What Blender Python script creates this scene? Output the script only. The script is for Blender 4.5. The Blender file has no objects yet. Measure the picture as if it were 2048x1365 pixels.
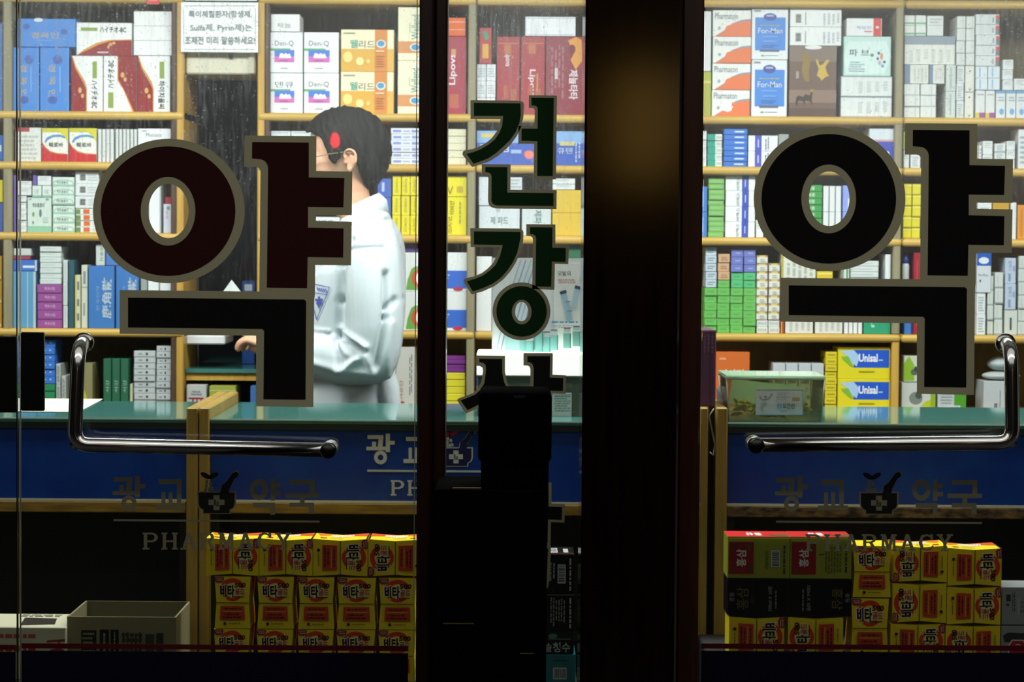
import bpy, bmesh, math, random
from mathutils import Vector, Matrix, noise
from mathutils.geometry import tessellate_polygon

# ---------------------------------------------------------------- camera, world, lights, exposure
SC = bpy.context.scene
COL = SC.collection
F = 5000.0                      # focal length for a 2048 px wide frame
EYE = Vector((0, 0, 1.37))
TILT = math.atan(204.5 / F)
ROLL = 0.0073
_f = Vector((0, math.cos(TILT), -math.sin(TILT)))
_r = Vector((1, 0, 0))
_u = _r.cross(_f)
R2 = _r * math.cos(ROLL) + _u * math.sin(ROLL)
U2 = _u * math.cos(ROLL) - _r * math.sin(ROLL)

def at(px, py, y):
    """point of the plane Y = y that lies on the line of sight through a photo pixel"""
    d = _f + R2 * ((px - 1024) / F) + U2 * ((682.5 - py) / F)
    return EYE + d * (y / d.y)

cam = bpy.data.cameras.new('camera')
cam.sensor_width = 36
cam.lens = 36 * F / 2048
cam.clip_start = 0.05
cam.dof.use_dof = True
cam.dof.focus_distance = 4.56
cam.dof.aperture_fstop = 13
camo = bpy.data.objects.new('camera', cam)
COL.objects.link(camo)
m = Matrix((R2, U2, -_f)).transposed().to_4x4()
m.translation = EYE
camo.matrix_world = m
SC.camera = camo

wd = bpy.data.worlds.new('night')
SC.world = wd
wd.use_nodes = True
wd.node_tree.nodes['Background'].inputs['Color'].default_value = (0.30, 0.33, 0.40, 1)
wd.node_tree.nodes['Background'].inputs['Strength'].default_value = 0.004

SC.view_settings.view_transform = 'Standard'
SC.view_settings.look = 'None'
SC.view_settings.gamma = 1
SC.view_settings.exposure = 0.0
SC.view_settings.use_curve_mapping = False

def area(name, loc, sx, sy, power, color, target=None, spread=None):
    l = bpy.data.lights.new(name, 'AREA')
    l.shape = 'RECTANGLE'; l.size = sx; l.size_y = sy
    l.energy = power; l.color = color
    if spread: l.spread = math.radians(spread)
    o = bpy.data.objects.new(name, l); COL.objects.link(o)
    o.location = loc
    if target is not None:
        o.rotation_euler = (Vector(target) - Vector(loc)).to_track_quat('-Z', 'Y').to_euler()
    return o

TUBE = (0.98, 1.0, 1.0)
area('ceiling_tube_over_aisle', (0.0, 6.0, 2.36), 4.4, 0.30, 101, TUBE, (0.0, 6.5, 0.5))
area('ceiling_tube_over_customers', (0.0, 5.46, 2.37), 4.4, 0.20, 20, TUBE)
area('added_overhead_tube', (0.0, 3.3, 2.40), 5.0, 0.16, 9, (1.0, 0.99, 0.95))  # unseen tube added for a bright band on the chrome handles
area('added_overhead_panel', (0.0, 2.1, 2.72), 5.0, 4.2, 31, (1.0, 0.98, 0.86))  # unseen panel added to light letter outlines and chrome from above

# ---------------------------------------------------------------- helpers
RND = random.Random(7)

def s2l(h):
    v = [int(h[i:i + 2], 16) / 255 for i in (0, 2, 4)]
    return tuple(c / 12.92 if c <= 0.04045 else ((c + 0.055) / 1.055) ** 2.4 for c in v) + (1.0,)

_M = {}
def mat(hexc, rough=0.45, metal=0.0, spec=0.4, name=None):
    k = (hexc, rough, metal, spec)
    if k not in _M:
        mt = bpy.data.materials.new(name or 'paint_' + hexc)
        mt.use_nodes = True
        if rough == 0.45 and max(s2l(hexc)[:3]) < 0.02: spec = 0.12
        b = mt.node_tree.nodes['Principled BSDF']
        b.inputs['Base Color'].default_value = s2l(hexc)
        b.inputs['Roughness'].default_value = rough
        b.inputs['Metallic'].default_value = metal
        b.inputs['Specular IOR Level'].default_value = spec
        _M[k] = mt
    return _M[k]

def nodemat(name):
    mt = bpy.data.materials.new(name); mt.use_nodes = True
    nt = mt.node_tree
    return mt, nt, nt.nodes['Principled BSDF'], nt.nodes['Material Output']

def wood(name, c1, c2, rough, scale=(1, 1, 1), spec=0.4, det=4):
    mt, nt, b, out = nodemat(name)
    tc = nt.nodes.new('ShaderNodeTexCoord'); mp = nt.nodes.new('ShaderNodeMapping')
    mp.inputs['Scale'].default_value = scale
    nz = nt.nodes.new('ShaderNodeTexNoise'); nz.inputs['Scale'].default_value = 6; nz.inputs['Detail'].default_value = det
    cr = nt.nodes.new('ShaderNodeValToRGB')
    cr.color_ramp.elements[0].color = s2l(c1); cr.color_ramp.elements[1].color = s2l(c2)
    cr.color_ramp.elements[0].position = 0.35; cr.color_ramp.elements[1].position = 0.7
    nt.links.new(tc.outputs['Object'], mp.inputs[0]); nt.links.new(mp.outputs[0], nz.inputs['Vector'])
    nt.links.new(nz.outputs['Fac'], cr.inputs[0]); nt.links.new(cr.outputs[0], b.inputs['Base Color'])
    b.inputs['Roughness'].default_value = rough; b.inputs['Specular IOR Level'].default_value = spec
    return mt

M_SHELF = wood('pale_yellow_wood', 'c49f48', 'd4b05a', 0.35, (1, 6, 14))
M_POST = wood('yellow_wood_upright', 'bd9440', 'cfa74e', 0.4, (14, 6, 1))
M_BACK = wood('olive_hardboard', '6e6544', '7d734d', 0.7, (8, 2, 2))
M_BROWN = wood('brown_edge_strip', '4e3a30', '5d463a', 0.5, (8, 2, 2))
M_RAIL = wood('worn_counter_rail', '7a5c1c', 'a88434', 0.5, (2, 8, 20), det=8)
M_PLANK = wood('counter_end_plank', '8a6f2c', '9c8038', 0.5, (12, 2, 1))
M_CHIP = wood('worn_dark_rail', '1c130c', '8a6a3e', 0.6, (6, 8, 14), det=10)
M_PILLAR = wood('dark_polished_wood', '0a0403', '160a06', 0.10, (10, 2, 0.7), spec=0.5)
M_MULL = wood('dark_door_stile', '1a0807', '260c0a', 0.35, (10, 2, 1))

def glass_mat(name, dust_haze):
    mt, nt, b, out = nodemat(name)
    nt.nodes.remove(b)
    tr = nt.nodes.new('ShaderNodeBsdfTransparent'); tr.inputs[0].default_value = (0.955, 0.975, 0.97, 1)
    gl = nt.nodes.new('ShaderNodeBsdfGlossy'); gl.inputs['Roughness'].default_value = 0.01
    lw = nt.nodes.new('ShaderNodeFresnel'); lw.inputs['IOR'].default_value = 1.45
    mx = nt.nodes.new('ShaderNodeMixShader')
    nt.links.new(lw.outputs[0], mx.inputs[0]); nt.links.new(tr.outputs[0], mx.inputs[1]); nt.links.new(gl.outputs[0], mx.inputs[2])
    last = mx
    if dust_haze:
        df = nt.nodes.new('ShaderNodeBsdfDiffuse'); tl = nt.nodes.new('ShaderNodeBsdfTranslucent')
        for x in (df, tl): x.inputs[0].default_value = (0.86, 0.88, 0.9, 1)
        m2 = nt.nodes.new('ShaderNodeMixShader'); m2.inputs[0].default_value = 0.65
        nt.links.new(df.outputs[0], m2.inputs[1]); nt.links.new(tl.outputs[0], m2.inputs[2])
        tc = nt.nodes.new('ShaderNodeTexCoord')
        def tex(sc, detail, lo, hi, vmin, vmax):
            mp = nt.nodes.new('ShaderNodeMapping'); mp.inputs['Scale'].default_value = sc
            nz = nt.nodes.new('ShaderNodeTexNoise'); nz.inputs['Scale'].default_value = 1; nz.inputs['Detail'].default_value = detail
            mr = nt.nodes.new('ShaderNodeMapRange')
            for k, v in zip(('From Min', 'From Max', 'To Min', 'To Max'), (lo, hi, vmin, vmax)): mr.inputs[k].default_value = v
            nt.links.new(tc.outputs['Object'], mp.inputs[0]); nt.links.new(mp.outputs[0], nz.inputs['Vector']); nt.links.new(nz.outputs['Fac'], mr.inputs[0])
            return mr.outputs[0]
        def op(a, c, o):
            n = nt.nodes.new('ShaderNodeMath'); n.operation = o; n.use_clamp = True
            for i, x in enumerate((a, c)):
                if isinstance(x, float): n.inputs[i].default_value = x
                else: nt.links.new(x, n.inputs[i])
            return n.outputs[0]
        film = tex((1.6, 1, 1.2), 3, 0.33, 0.67, 0.05, 0.13)
        streak = tex((240, 1, 24), 4, 0.46, 0.76, 0.0, 0.13)
        patch = tex((3, 1, 3), 2, 0.42, 0.62, 0.15, 1.0)
        speck = tex((300, 1, 210), 2, 0.66, 0.74, 0.0, 0.45)
        sep = nt.nodes.new('ShaderNodeSeparateXYZ'); hg = nt.nodes.new('ShaderNodeMapRange')   # dust film thickened with height, painting in the brighter upper haze
        nt.links.new(tc.outputs['Object'], sep.inputs[0]); nt.links.new(sep.outputs['Z'], hg.inputs['Value'])
        for k, v in zip(('From Min', 'From Max', 'To Min', 'To Max'), (1.18, 1.85, 0.015, 1.25)): hg.inputs[k].default_value = v
        patch = op(patch, hg.outputs[0], 'MULTIPLY'); film = op(film, hg.outputs[0], 'MULTIPLY')
        fac = op(op(film, op(streak, patch, 'MULTIPLY'), 'ADD'), op(speck, patch, 'MULTIPLY'), 'ADD')
        m3 = nt.nodes.new('ShaderNodeMixShader')
        nt.links.new(fac, m3.inputs[0]); nt.links.new(mx.outputs[0], m3.inputs[1]); nt.links.new(m2.outputs[0], m3.inputs[2])
        last = m3
    nt.links.new(last.outputs[0], out.inputs['Surface'])
    return mt
M_DUST_HAZE = glass_mat('dusty_hazed_window_glass', True)
M_GLASS = glass_mat('clear_glass', False)

def clear_plastic(name, tint, gloss=1.45):
    mt, nt, b, out = nodemat(name); nt.nodes.remove(b)
    tr = nt.nodes.new('ShaderNodeBsdfTransparent'); tr.inputs[0].default_value = s2l(tint)
    gl = nt.nodes.new('ShaderNodeBsdfGlossy'); gl.inputs['Roughness'].default_value = 0.12
    df = nt.nodes.new('ShaderNodeBsdfDiffuse'); df.inputs[0].default_value = s2l(tint)
    fr = nt.nodes.new('ShaderNodeFresnel'); fr.inputs['IOR'].default_value = gloss
    mx = nt.nodes.new('ShaderNodeMixShader'); m2 = nt.nodes.new('ShaderNodeMixShader'); m2.inputs[0].default_value = 0.10
    nt.links.new(fr.outputs[0], mx.inputs[0]); nt.links.new(tr.outputs[0], mx.inputs[1]); nt.links.new(gl.outputs[0], mx.inputs[2])
    nt.links.new(mx.outputs[0], m2.inputs[1]); nt.links.new(df.outputs[0], m2.inputs[2]); nt.links.new(m2.outputs[0], out.inputs['Surface'])
    return mt
M_ACRYL = clear_plastic('clear_yellowed_acrylic', 'e4e4cf')
M_BAG = clear_plastic('thin_plastic_film', 'dfe6e4')

def emis(name, hexc, strength):
    mt, nt, b, out = nodemat(name)
    b.inputs['Base Color'].default_value = s2l(hexc)
    b.inputs['Emission Color'].default_value = s2l(hexc)
    b.inputs['Emission Strength'].default_value = strength
    return mt

def tag(o, label=None, cat=None, group=None, kind=None):
    if label: o['label'] = label
    if cat: o['category'] = cat
    if group: o['group'] = group
    if kind: o['kind'] = kind
    return o

def empty(name, loc, label=None, cat=None, group=None, kind=None):
    o = bpy.data.objects.new(name, None); COL.objects.link(o); o.location = loc
    o.empty_display_size = 0.05
    return tag(o, label, cat, group, kind)

class MB:
    """collects faces and links them as one mesh object"""
    def __init__(s): s.v = []; s.f = []; s.m = []; s.mats = []; s.sm = []
    def mi(s, mt):
        if mt not in s.mats: s.mats.append(mt)
        return s.mats.index(mt)
    def add(s, vs, fs, mt, smooth=False):
        b = len(s.v); s.v += [tuple(x) for x in vs]; k = s.mi(mt)
        for f in fs: s.f.append([b + i for i in f]); s.m.append(k); s.sm.append(smooth)
    def box(s, a, b, mt, bev=0.0):
        x0, y0, z0 = a; x1, y1, z1 = b
        if bev <= 0:
            vs = [(x0, y0, z0), (x1, y0, z0), (x1, y1, z0), (x0, y1, z0), (x0, y0, z1), (x1, y0, z1), (x1, y1, z1), (x0, y1, z1)]
            s.add(vs, [(0, 3, 2, 1), (4, 5, 6, 7), (0, 1, 5, 4), (1, 2, 6, 5), (2, 3, 7, 6), (3, 0, 4, 7)], mt)
            return
        bm = bmesh.new(); bmesh.ops.create_cube(bm, size=1)
        for v in bm.verts:
            v.co = Vector(((x0 + x1) / 2 + v.co.x * (x1 - x0), (y0 + y1) / 2 + v.co.y * (y1 - y0), (z0 + z1) / 2 + v.co.z * (z1 - z0)))
        bmesh.ops.bevel(bm, geom=bm.edges[:], offset=min(bev, 0.45 * min(x1 - x0, y1 - y0, z1 - z0)), segments=2 if bev > 0.004 else 1, profile=0.5, affect='EDGES')
        s.bm(bm, mt, bev > 0.004)
    def bm(s, bm, mt, smooth=False):
        bm.verts.index_update()
        s.add([v.co[:] for v in bm.verts], [[v.index for v in f.verts] for f in bm.faces], mt, smooth); bm.free()
    def loops(s, loops, mt, y, thick=0.0):
        """flat outline(s) [(x,z)...], the first the outer one and the rest holes, in the plane Y=y, thickened away from the viewer"""
        L = [[Vector((p[0], p[1], 0)) for p in l] for l in loops]
        tri = tessellate_polygon(L)
        pts = [p for l in loops for p in l]
        s.add([(p[0], y, p[1]) for p in pts], tri, mt)
        if thick:
            s.add([(p[0], y + thick, p[1]) for p in pts], tri, mt)
            for l in loops:
                n = len(l)
                s.add([(p[0], y, p[1]) for p in l] + [(p[0], y + thick, p[1]) for p in l], [(i, (i + 1) % n, n + (i + 1) % n, n + i) for i in range(n)], mt)
    def tube(s, pts, rad, mt, seg=16, caps=True):
        pts = [Vector(p) for p in pts]; n = len(pts)
        rad = rad if isinstance(rad, (list, tuple)) else [rad] * n
        nrm = None; vs = []; fs = []
        for i, p in enumerate(pts):
            t = (pts[min(i + 1, n - 1)] - pts[max(i - 1, 0)]).normalized()
            if nrm is None: nrm = t.orthogonal().normalized()
            nrm = (nrm - t * nrm.dot(t)).normalized(); bn = t.cross(nrm)
            for k in range(seg):
                a = 2 * math.pi * k / seg
                vs.append(p + (nrm * math.cos(a) + bn * math.sin(a)) * rad[i])
        for i in range(n - 1):
            for k in range(seg):
                k2 = (k + 1) % seg
                fs.append((i * seg + k, i * seg + k2, (i + 1) * seg + k2, (i + 1) * seg + k))
        if caps: fs += [tuple(range(seg - 1, -1, -1)), tuple((n - 1) * seg + k for k in range(seg))]
        s.add(vs, fs, mt, True)
    def ell(s, c, r, mt, seg=16, rings=10, rot=None):
        vs = [Vector((0, 0, 1))] + [Vector((math.sin(math.pi * i / rings) * math.cos(2 * math.pi * k / seg), math.sin(math.pi * i / rings) * math.sin(2 * math.pi * k / seg), math.cos(math.pi * i / rings))) for i in range(1, rings) for k in range(seg)] + [Vector((0, 0, -1))]
        fs = [(0, 1 + k, 1 + (k + 1) % seg) for k in range(seg)]
        for i in range(rings - 2):
            for k in range(seg):
                a = 1 + i * seg; k2 = (k + 1) % seg
                fs.append((a + k, a + seg + k, a + seg + k2, a + k2))
        e = len(vs) - 1; a = 1 + (rings - 2) * seg
        fs += [(e, a + (k + 1) % seg, a + k) for k in range(seg)]
        r = Vector(r); c = Vector(c)
        out = []
        for v in vs:
            q = Vector((v.x * r.x, v.y * r.y, v.z * r.z))
            if rot is not None: q = rot @ q
            out.append(c + q)
        s.add(out, fs, mt, True)
    def mesh(s, name):
        me = bpy.data.meshes.new(name)
        me.from_pydata(s.v, [], s.f)
        for mt in s.mats: me.materials.append(mt)
        me.polygons.foreach_set('material_index', s.m)
        me.polygons.foreach_set('use_smooth', s.sm)
        me.update()
        return me
    def build(s, name, parent=None, loc=None):
        if parent is None and loc is None:              # put the origin at the middle of the thing's base
            lo = [min(v[i] for v in s.v) for i in range(3)]; hi = [max(v[i] for v in s.v) for i in range(3)]
            loc = Vector(((lo[0] + hi[0]) / 2, (lo[1] + hi[1]) / 2, lo[2]))
            s.v = [tuple(Vector(v) - loc) for v in s.v]
        o = bpy.data.objects.new(name, s.mesh(name)); COL.objects.link(o)
        if parent is not None:
            o.parent = parent
            if loc is None:                             # mesh given in world coordinates
                w = Vector((0, 0, 0)); q = parent
                while q is not None: w += q.location; q = q.parent
                loc = -w
        o.location = loc
        return o

def worldbox(name, a, b, mt, parent=None, bev=0.0, **k):
    q = MB(); q.box(a, b, mt, bev)
    return tag(q.build(name, parent), **k)

def pxz(loop, y):
    """photo outline -> (x,z) points in the plane Y=y"""
    out = []
    for p in loop:
        q = at(p[0], p[1], y); out.append((q.x, q.z))
    return out
def ellipse(cx, cy, rx, ry, n=48):
    return [(cx + rx * math.cos(2 * math.pi * i / n), cy + ry * math.sin(2 * math.pi * i / n)) for i in range(n)]
def rect(x0, y0, x1, y1): return [(x0, y0), (x1, y0), (x1, y1), (x0, y1)]

# ---------------------------------------------------------------- lettering
_T = {}
def glyphs(text, bold=0.0):
    k = (text, bold)
    if k not in _T:
        c = bpy.data.curves.new('lettering', 'FONT'); c.body = text; c.resolution_u = 2; c.offset = bold
        o = bpy.data.objects.new('lettering', c); COL.objects.link(o)
        ev = o.evaluated_get(bpy.context.evaluated_depsgraph_get()); me = ev.to_mesh()
        vs = [(v.co.x, v.co.y) for v in me.vertices]; fs = [tuple(p.vertices) for p in me.polygons]
        ev.to_mesh_clear(); bpy.data.objects.remove(o); bpy.data.curves.remove(c)
        x0 = min(v[0] for v in vs); x1 = max(v[0] for v in vs); y0 = min(v[1] for v in vs); y1 = max(v[1] for v in vs)
        _T[k] = ([((a - x0) / max(x1 - x0, 1e-6), (b - y0) / max(y1 - y0, 1e-6)) for a, b in vs], fs)
    return _T[k]

def place(a, b, u0, v0, u1, v1, rot):
    if rot == 0: return u0 + a * (u1 - u0), v1 - b * (v1 - v0)
    if rot == 90: return u0 + b * (u1 - u0), v0 + a * (v1 - v0)
    if rot == -90: return u1 - b * (u1 - u0), v1 - a * (v1 - v0)
    return u1 - a * (u1 - u0), v0 + b * (v1 - v0)

def prints(mb, items, fn, e0=0):
    """draw a list of printed items; fn(u, v, layer) -> 3D point"""
    for L, it in enumerate(items):
        L += e0
        k = it[0]
        if k == 'R':
            _, u0, v0, u1, v1, c = it
            mb.add([fn(u0, v0, L), fn(u1, v0, L), fn(u1, v1, L), fn(u0, v1, L)], [(0, 3, 2, 1)], mat(c))
        elif k == 'E':
            _, cu, cv, ru, rv, c = it
            n = 20
            mb.add([fn(cu + ru * math.cos(2 * math.pi * i / n), cv + rv * math.sin(2 * math.pi * i / n), L) for i in range(n)], [tuple(range(n))], mat(c))
        elif k == 'P':
            tri = tessellate_polygon([[Vector((a, b, 0)) for a, b in it[1]]])
            mb.add([fn(a, b, L) for a, b in it[1]], tri, mat(it[2]))
        elif k == 'T':
            _, t, u0, v0, u1, v1, c = it[:7]
            rot = it[7] if len(it) > 7 else 0
            vs, fs = glyphs(t, it[8] if len(it) > 8 else 0.0)
            mb.add([fn(*place(a, b, u0, v0, u1, v1, rot), L) for a, b in vs], fs, mat(c))
        elif k == 'B':
            _, u0, v0, u1, v1, rot = it
            mb.add([fn(u0, v0, L), fn(u1, v0, L), fn(u1, v1, L), fn(u0, v1, L)], [(0, 3, 2, 1)], mat('c8ccc8'))
            r = random.Random(3); x = 0.06
            while x < 0.92:
                w = r.choice((0.02, 0.03, 0.05))
                q = [place(a, b, u0, v0, u1, v1, rot) for a, b in ((x, 0.1), (x + w, 0.1), (x + w, 0.9), (x, 0.9))]
                mb.add([fn(a, b, L + 1) for a, b in q], [(0, 1, 2, 3)], mat('20201e')); x += w + r.choice((0.025, 0.04))
        elif k == 'L':
            _, u0, v0, u1, v1, n, c = it[:7]
            rot = it[7] if len(it) > 7 else 0
            r = random.Random(int(u0 * 100) + n)
            for i in range(n):
                b0 = 1 - (i + 0.25) / n; b1 = 1 - (i + 0.75) / n; x = r.random() * 0.1
                end = 0.7 + 0.3 * r.random()
                while x < end:
                    w = min(0.05 + r.random() * 0.16, 1 - x)
                    q = [place(a, b, u0, v0, u1, v1, rot) for a, b in ((x, b0), (x + w, b0), (x + w, b1), (x, b1))]
                    mb.add([fn(a, b, L) for a, b in q], [(0, 1, 2, 3)], mat(c)); x += w + 0.04

# slab-serif capitals and blocky syllables drawn as strokes in a unit box (u right, v down); each is a list of loops groups
def ring(cx, cy, r, ri, n=28, rx=1.0): return [ellipse(cx, cy, r * rx, r, n), ellipse(cx, cy, ri * rx, ri, n)]
SYL = {
 '광': [[rect(.04, .05, .60, .18)], [[(.44, .05), (.60, .05), (.57, .46), (.40, .46)]], [rect(.20, .27, .34, .5)], [rect(0, .44, .70, .56)], [rect(.68, 0, .83, .62)], [rect(.83, .24, 1, .37)], ring(.50, .80, .23, .10)],
 '교': [[rect(.1, .08, .86, .22)], [rect(.71, .08, .86, .82)], [rect(.2, .44, .33, .84)], [rect(.44, .44, .57, .84)], [rect(0, .82, 1, .96)]],
 '약': [ring(.30, .32, .31, .15, rx=.95), [rect(.68, 0, .82, .64)], [rect(.82, .13, 1, .26)], [rect(.82, .37, 1, .50)], [rect(.12, .70, .82, .83)], [rect(.67, .70, .82, 1.05)]],
 '국': [[rect(.12, .03, .86, .16)], [rect(.72, .03, .86, .44)], [rect(0, .42, 1, .55)], [rect(.43, .55, .57, .72)], [rect(.12, .70, .84, .82)], [rect(.69, .70, .84, 1.02)]],
 'P': [[rect(.0, 0, .35, .10)], [rect(.08, 0, .28, 1)], [rect(0, .90, .42, 1)], [[(.28, 0), (.62, 0), (.86, .1), (.95, .28), (.86, .47), (.62, .57), (.28, .57), (.28, .46), (.55, .46), (.68, .40), (.74, .28), (.68, .16), (.55, .11), (.28, .11)]]],
 'H': [[rect(.08, 0, .28, 1)], [rect(.72, 0, .92, 1)], [rect(.28, .45, .72, .56)], [rect(0, 0, .36, .1)], [rect(.64, 0, 1, .1)], [rect(0, .9, .36, 1)], [rect(.64, .9, 1, 1)]],
 'A': [[[(.40, 0), (.60, 0), (.92, .92), (.70, .92), (.5, .25), (.30, .92), (.12, .92)]], [rect(.28, .60, .72, .70)], [rect(0, .9, .38, 1)], [rect(.60, .9, 1, 1)]],
 'R': [[rect(.0, 0, .35, .10)], [rect(.08, 0, .28, 1)], [rect(0, .90, .38, 1)], [[(.28, 0), (.60, 0), (.82, .08), (.90, .26), (.82, .44), (.60, .53), (.28, .53), (.28, .43), (.54, .43), (.66, .37), (.70, .26), (.66, .16), (.54, .11), (.28, .11)]], [[(.45, .5), (.66, .5), (.92, .92), (.70, .92)]], [rect(.66, .9, 1, 1)]],
 'M': [[rect(.08, 0, .24, 1)], [rect(.76, 0, .92, 1)], [[(.1, 0), (.32, 0), (.5, .6), (.68, 0), (.9, 0), (.58, .95), (.42, .95)]], [rect(0, 0, .3, .1)], [rect(.7, 0, 1, .1)], [rect(0, .9, .32, 1)], [rect(.68, .9, 1, 1)]],
 'C': [[[(.92, 0), (.92, .32), (.8, .32), (.72, .17), (.52, .11), (.34, .2), (.26, .5), (.34, .8), (.54, .89), (.76, .82), (.88, .66), (.96, .72), (.82, .93), (.54, 1.0), (.2, .92), (.04, .5), (.2, .08), (.52, 0), (.74, .06), (.82, 0)]]],
 'Y': [[[(.06, .05), (.28, .05), (.5, .42), (.72, .05), (.94, .05), (.60, .58), (.40, .58)]], [rect(.40, .55, .60, 1)], [rect(0, 0, .38, .1)], [rect(.62, 0, 1, .1)], [rect(.26, .9, .74, 1)]],
}
def word(mb, text, x0, y0, x1, y1, gap, mt, y, thick):
    """lay the drawn characters side by side in a photo-pixel rectangle seen in the plane Y=y"""
    n = len(text); w = (x1 - x0 - gap * (n - 1)) / n
    for i, ch in enumerate(text):
        for j, grp in enumerate(SYL[ch]):
            mb.loops([pxz([(x0 + i * (w + gap) + u * w, y0 + v * (y1 - y0)) for u, v in l], y) for l in grp], mt, y - j * 0.00006, thick)
# ---------------------------------------------------------------- the setting
YG, YC, YB, YS = 4.55, 5.77, 6.37, 7.30      # door glass, counter front, counter back, shelf fronts
ZTOP = at(1024, 843, YC).z                   # counter top
ZSH = {'top': at(200, -11, YS).z, 'A': at(200, 223, YS).z, 'B': at(100, 323.5, YS).z, 'C': at(100, 465, YS).z, 'D': at(100, 657, YS).z, 'E': at(1024, 818, YS).z}
NOSE = 0.024
M_WALL = mat('8d8c80', 0.8); M_CEIL = mat('c9cbc4', 0.85)
M_FLOOR = wood('dull_floor_tile', '3a3833', '4a4740', 0.45, (3, 3, 1))
def structure(name, a, b, mt): return worldbox(name, a, b, mt, kind='structure')
structure('floor', (-3.2, 4.5, -0.06), (3.2, 10.0, 0.0), M_FLOOR)
structure('pavement', (-6, -6, -0.10), (6, 4.5, -0.03), mat('2c2b2a', 0.9))
structure('ceiling', (-3.2, 4.62, 2.42), (3.2, 10.0, 2.50), M_CEIL)
structure('wall_left', (-3.26, 4.5, 0), (-3.2, 10.0, 2.42), M_WALL)
structure('wall_right', (3.2, 4.5, 0), (3.26, 10.0, 2.42), M_WALL)
XR0, XR1 = at(366, 400, 7.4).x, at(518, 400, 7.4).x      # the recess between two shelving units
structure('wall_back', (XR1 - 0.01, 7.64, 0), (3.2, 7.70, 2.42), M_WALL)
structure('wall_back.001', (-3.2, 7.64, 0), (XR0 + 0.01, 7.70, 2.42), M_WALL)
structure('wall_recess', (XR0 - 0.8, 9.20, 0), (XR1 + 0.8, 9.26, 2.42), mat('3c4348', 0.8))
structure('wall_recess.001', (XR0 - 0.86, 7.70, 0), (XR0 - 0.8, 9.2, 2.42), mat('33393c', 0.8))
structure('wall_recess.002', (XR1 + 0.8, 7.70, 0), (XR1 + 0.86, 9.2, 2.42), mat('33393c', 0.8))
structure('wall_front', (-3.26, 4.50, 2.34), (3.26, 4.62, 2.86), M_MULL)

# door frame: two stiles, narrow fixed pane, broad pillar
def upright(name, px0, px1, y0, y1, mt, ref=340, bev=0.004):
    a, b = at(px0, ref, y0), at(px1, ref, y0)
    return worldbox(name, (a.x, y0, 0), (b.x, y1, 2.34), mt, bev=bev, kind='structure')
upright('trim_1', 837, 866, 4.50, 4.60, M_MULL)
upright('trim_2', 867.5, 893.5, 4.52, 4.62, M_MULL)
upright('pillar', 1168.5, 1362, 4.44, 4.64, M_PILLAR)
upright('trim_3', 1362, 1406, 4.49, 4.62, wood('reddish_door_post', '241008', '3c1a10', 0.3, (10, 2, 0.7), spec=0.5))

M_PLATE = mat('050505', 0.35)
M_CHROME = mat('f0f0f0', 0.17, 1.0, name='chrome')
M_CAP = mat('0c0c0c', 0.3)
M_OUT = mat('a5a084', 0.6, spec=0.2, name='olive_outline_vinyl')
M_RED = mat('2c0504', 0.8, spec=0.2, name='dark_oxblood_vinyl')
M_BLK = mat('060203', 0.8, spec=0.2, name='near_black_vinyl')
M_GRN = mat('042c0b', 0.8, spec=0.2, name='dark_green_vinyl')
M_DECAL = mat('77745c', 0.6, spec=0.2, name='dull_olive_vinyl')
M_NAVY = mat('06061e', 0.5, spec=0.2, name='navy_window_film')
M_STRIPE = mat('4c0a14', 0.5, spec=0.2, name='crimson_window_tape')

def door(name, px0, px1):
    a, b = at(px0, 340, YG), at(px1, 340, YG)
    d = empty(name, ((a.x + b.x) / 2, YG, 0.0), kind='structure')
    worldbox('glass_pane', (a.x, YG, 0.02), (b.x, YG + 0.010, 2.335), M_DUST_HAZE, d)
    return d, a.x, b.x
d3, _, _ = door('door_3', -420, 32.5)
d1, x10, x11 = door('door_1', 39.5, 835)
w1, _, _ = door('window_1', 895, 1167)
d2, x20, x21 = door('door_2', 1408, 2330)
# polished edges of the glass at the joint
for d, px, hw, cc_ in ((d3, 33.4, .0009, '14170f'), (d1, 39.2, .0006, 'a8b0a0')):
    a = at(px, 340, YG)
    worldbox('glass_edge', (a.x - hw, YG - 0.0005, 0.02), (a.x + hw, YG + 0.0105, 2.335), mat(cc_, 0.25), d)
a = at(832.5, 340, YG)
worldbox('glass_edge', (a.x - 0.0008, YG - 0.0006, 0.02), (a.x + 0.0008, YG - 0.0002, 2.335), mat('8f9a88', 0.25), d1)

# film band and tape along the foot of each door, black lock plates at the joint
def film(d, xa, xb, pxm):
    q = MB(); z = at(pxm, 1304.5, YG).z
    q.box((xa, YG - 0.0024, 0.02), (xb, YG - 0.001, z), M_NAVY); q.build('film_band', d)
    q = MB(); z0, z1 = at(pxm, 1300, YG).z, at(pxm, 1290, YG).z
    q.box((xa, YG - 0.0024, z0), (xb, YG - 0.001, z1), M_STRIPE); q.build('red_tape', d)
film(d1, x10 + 0.003, x11 - 0.012, 440); film(d2, x20 + 0.004, x21, 1740)
film(d3, at(-420, 340, YG).x, at(31, 340, YG).x, 0)
for d, r in ((d1, (41, 665, 88, 823)), (d3, (-12, 673, 33, 826))):
    a, b = at(r[0], r[1], YG - 0.012), at(r[2], r[3], YG - 0.012)
    q = MB(); q.box((a.x, YG - 0.012, b.z), (b.x, YG, a.z), M_PLATE, 0.002); q.build('lock_plate', d)

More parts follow.
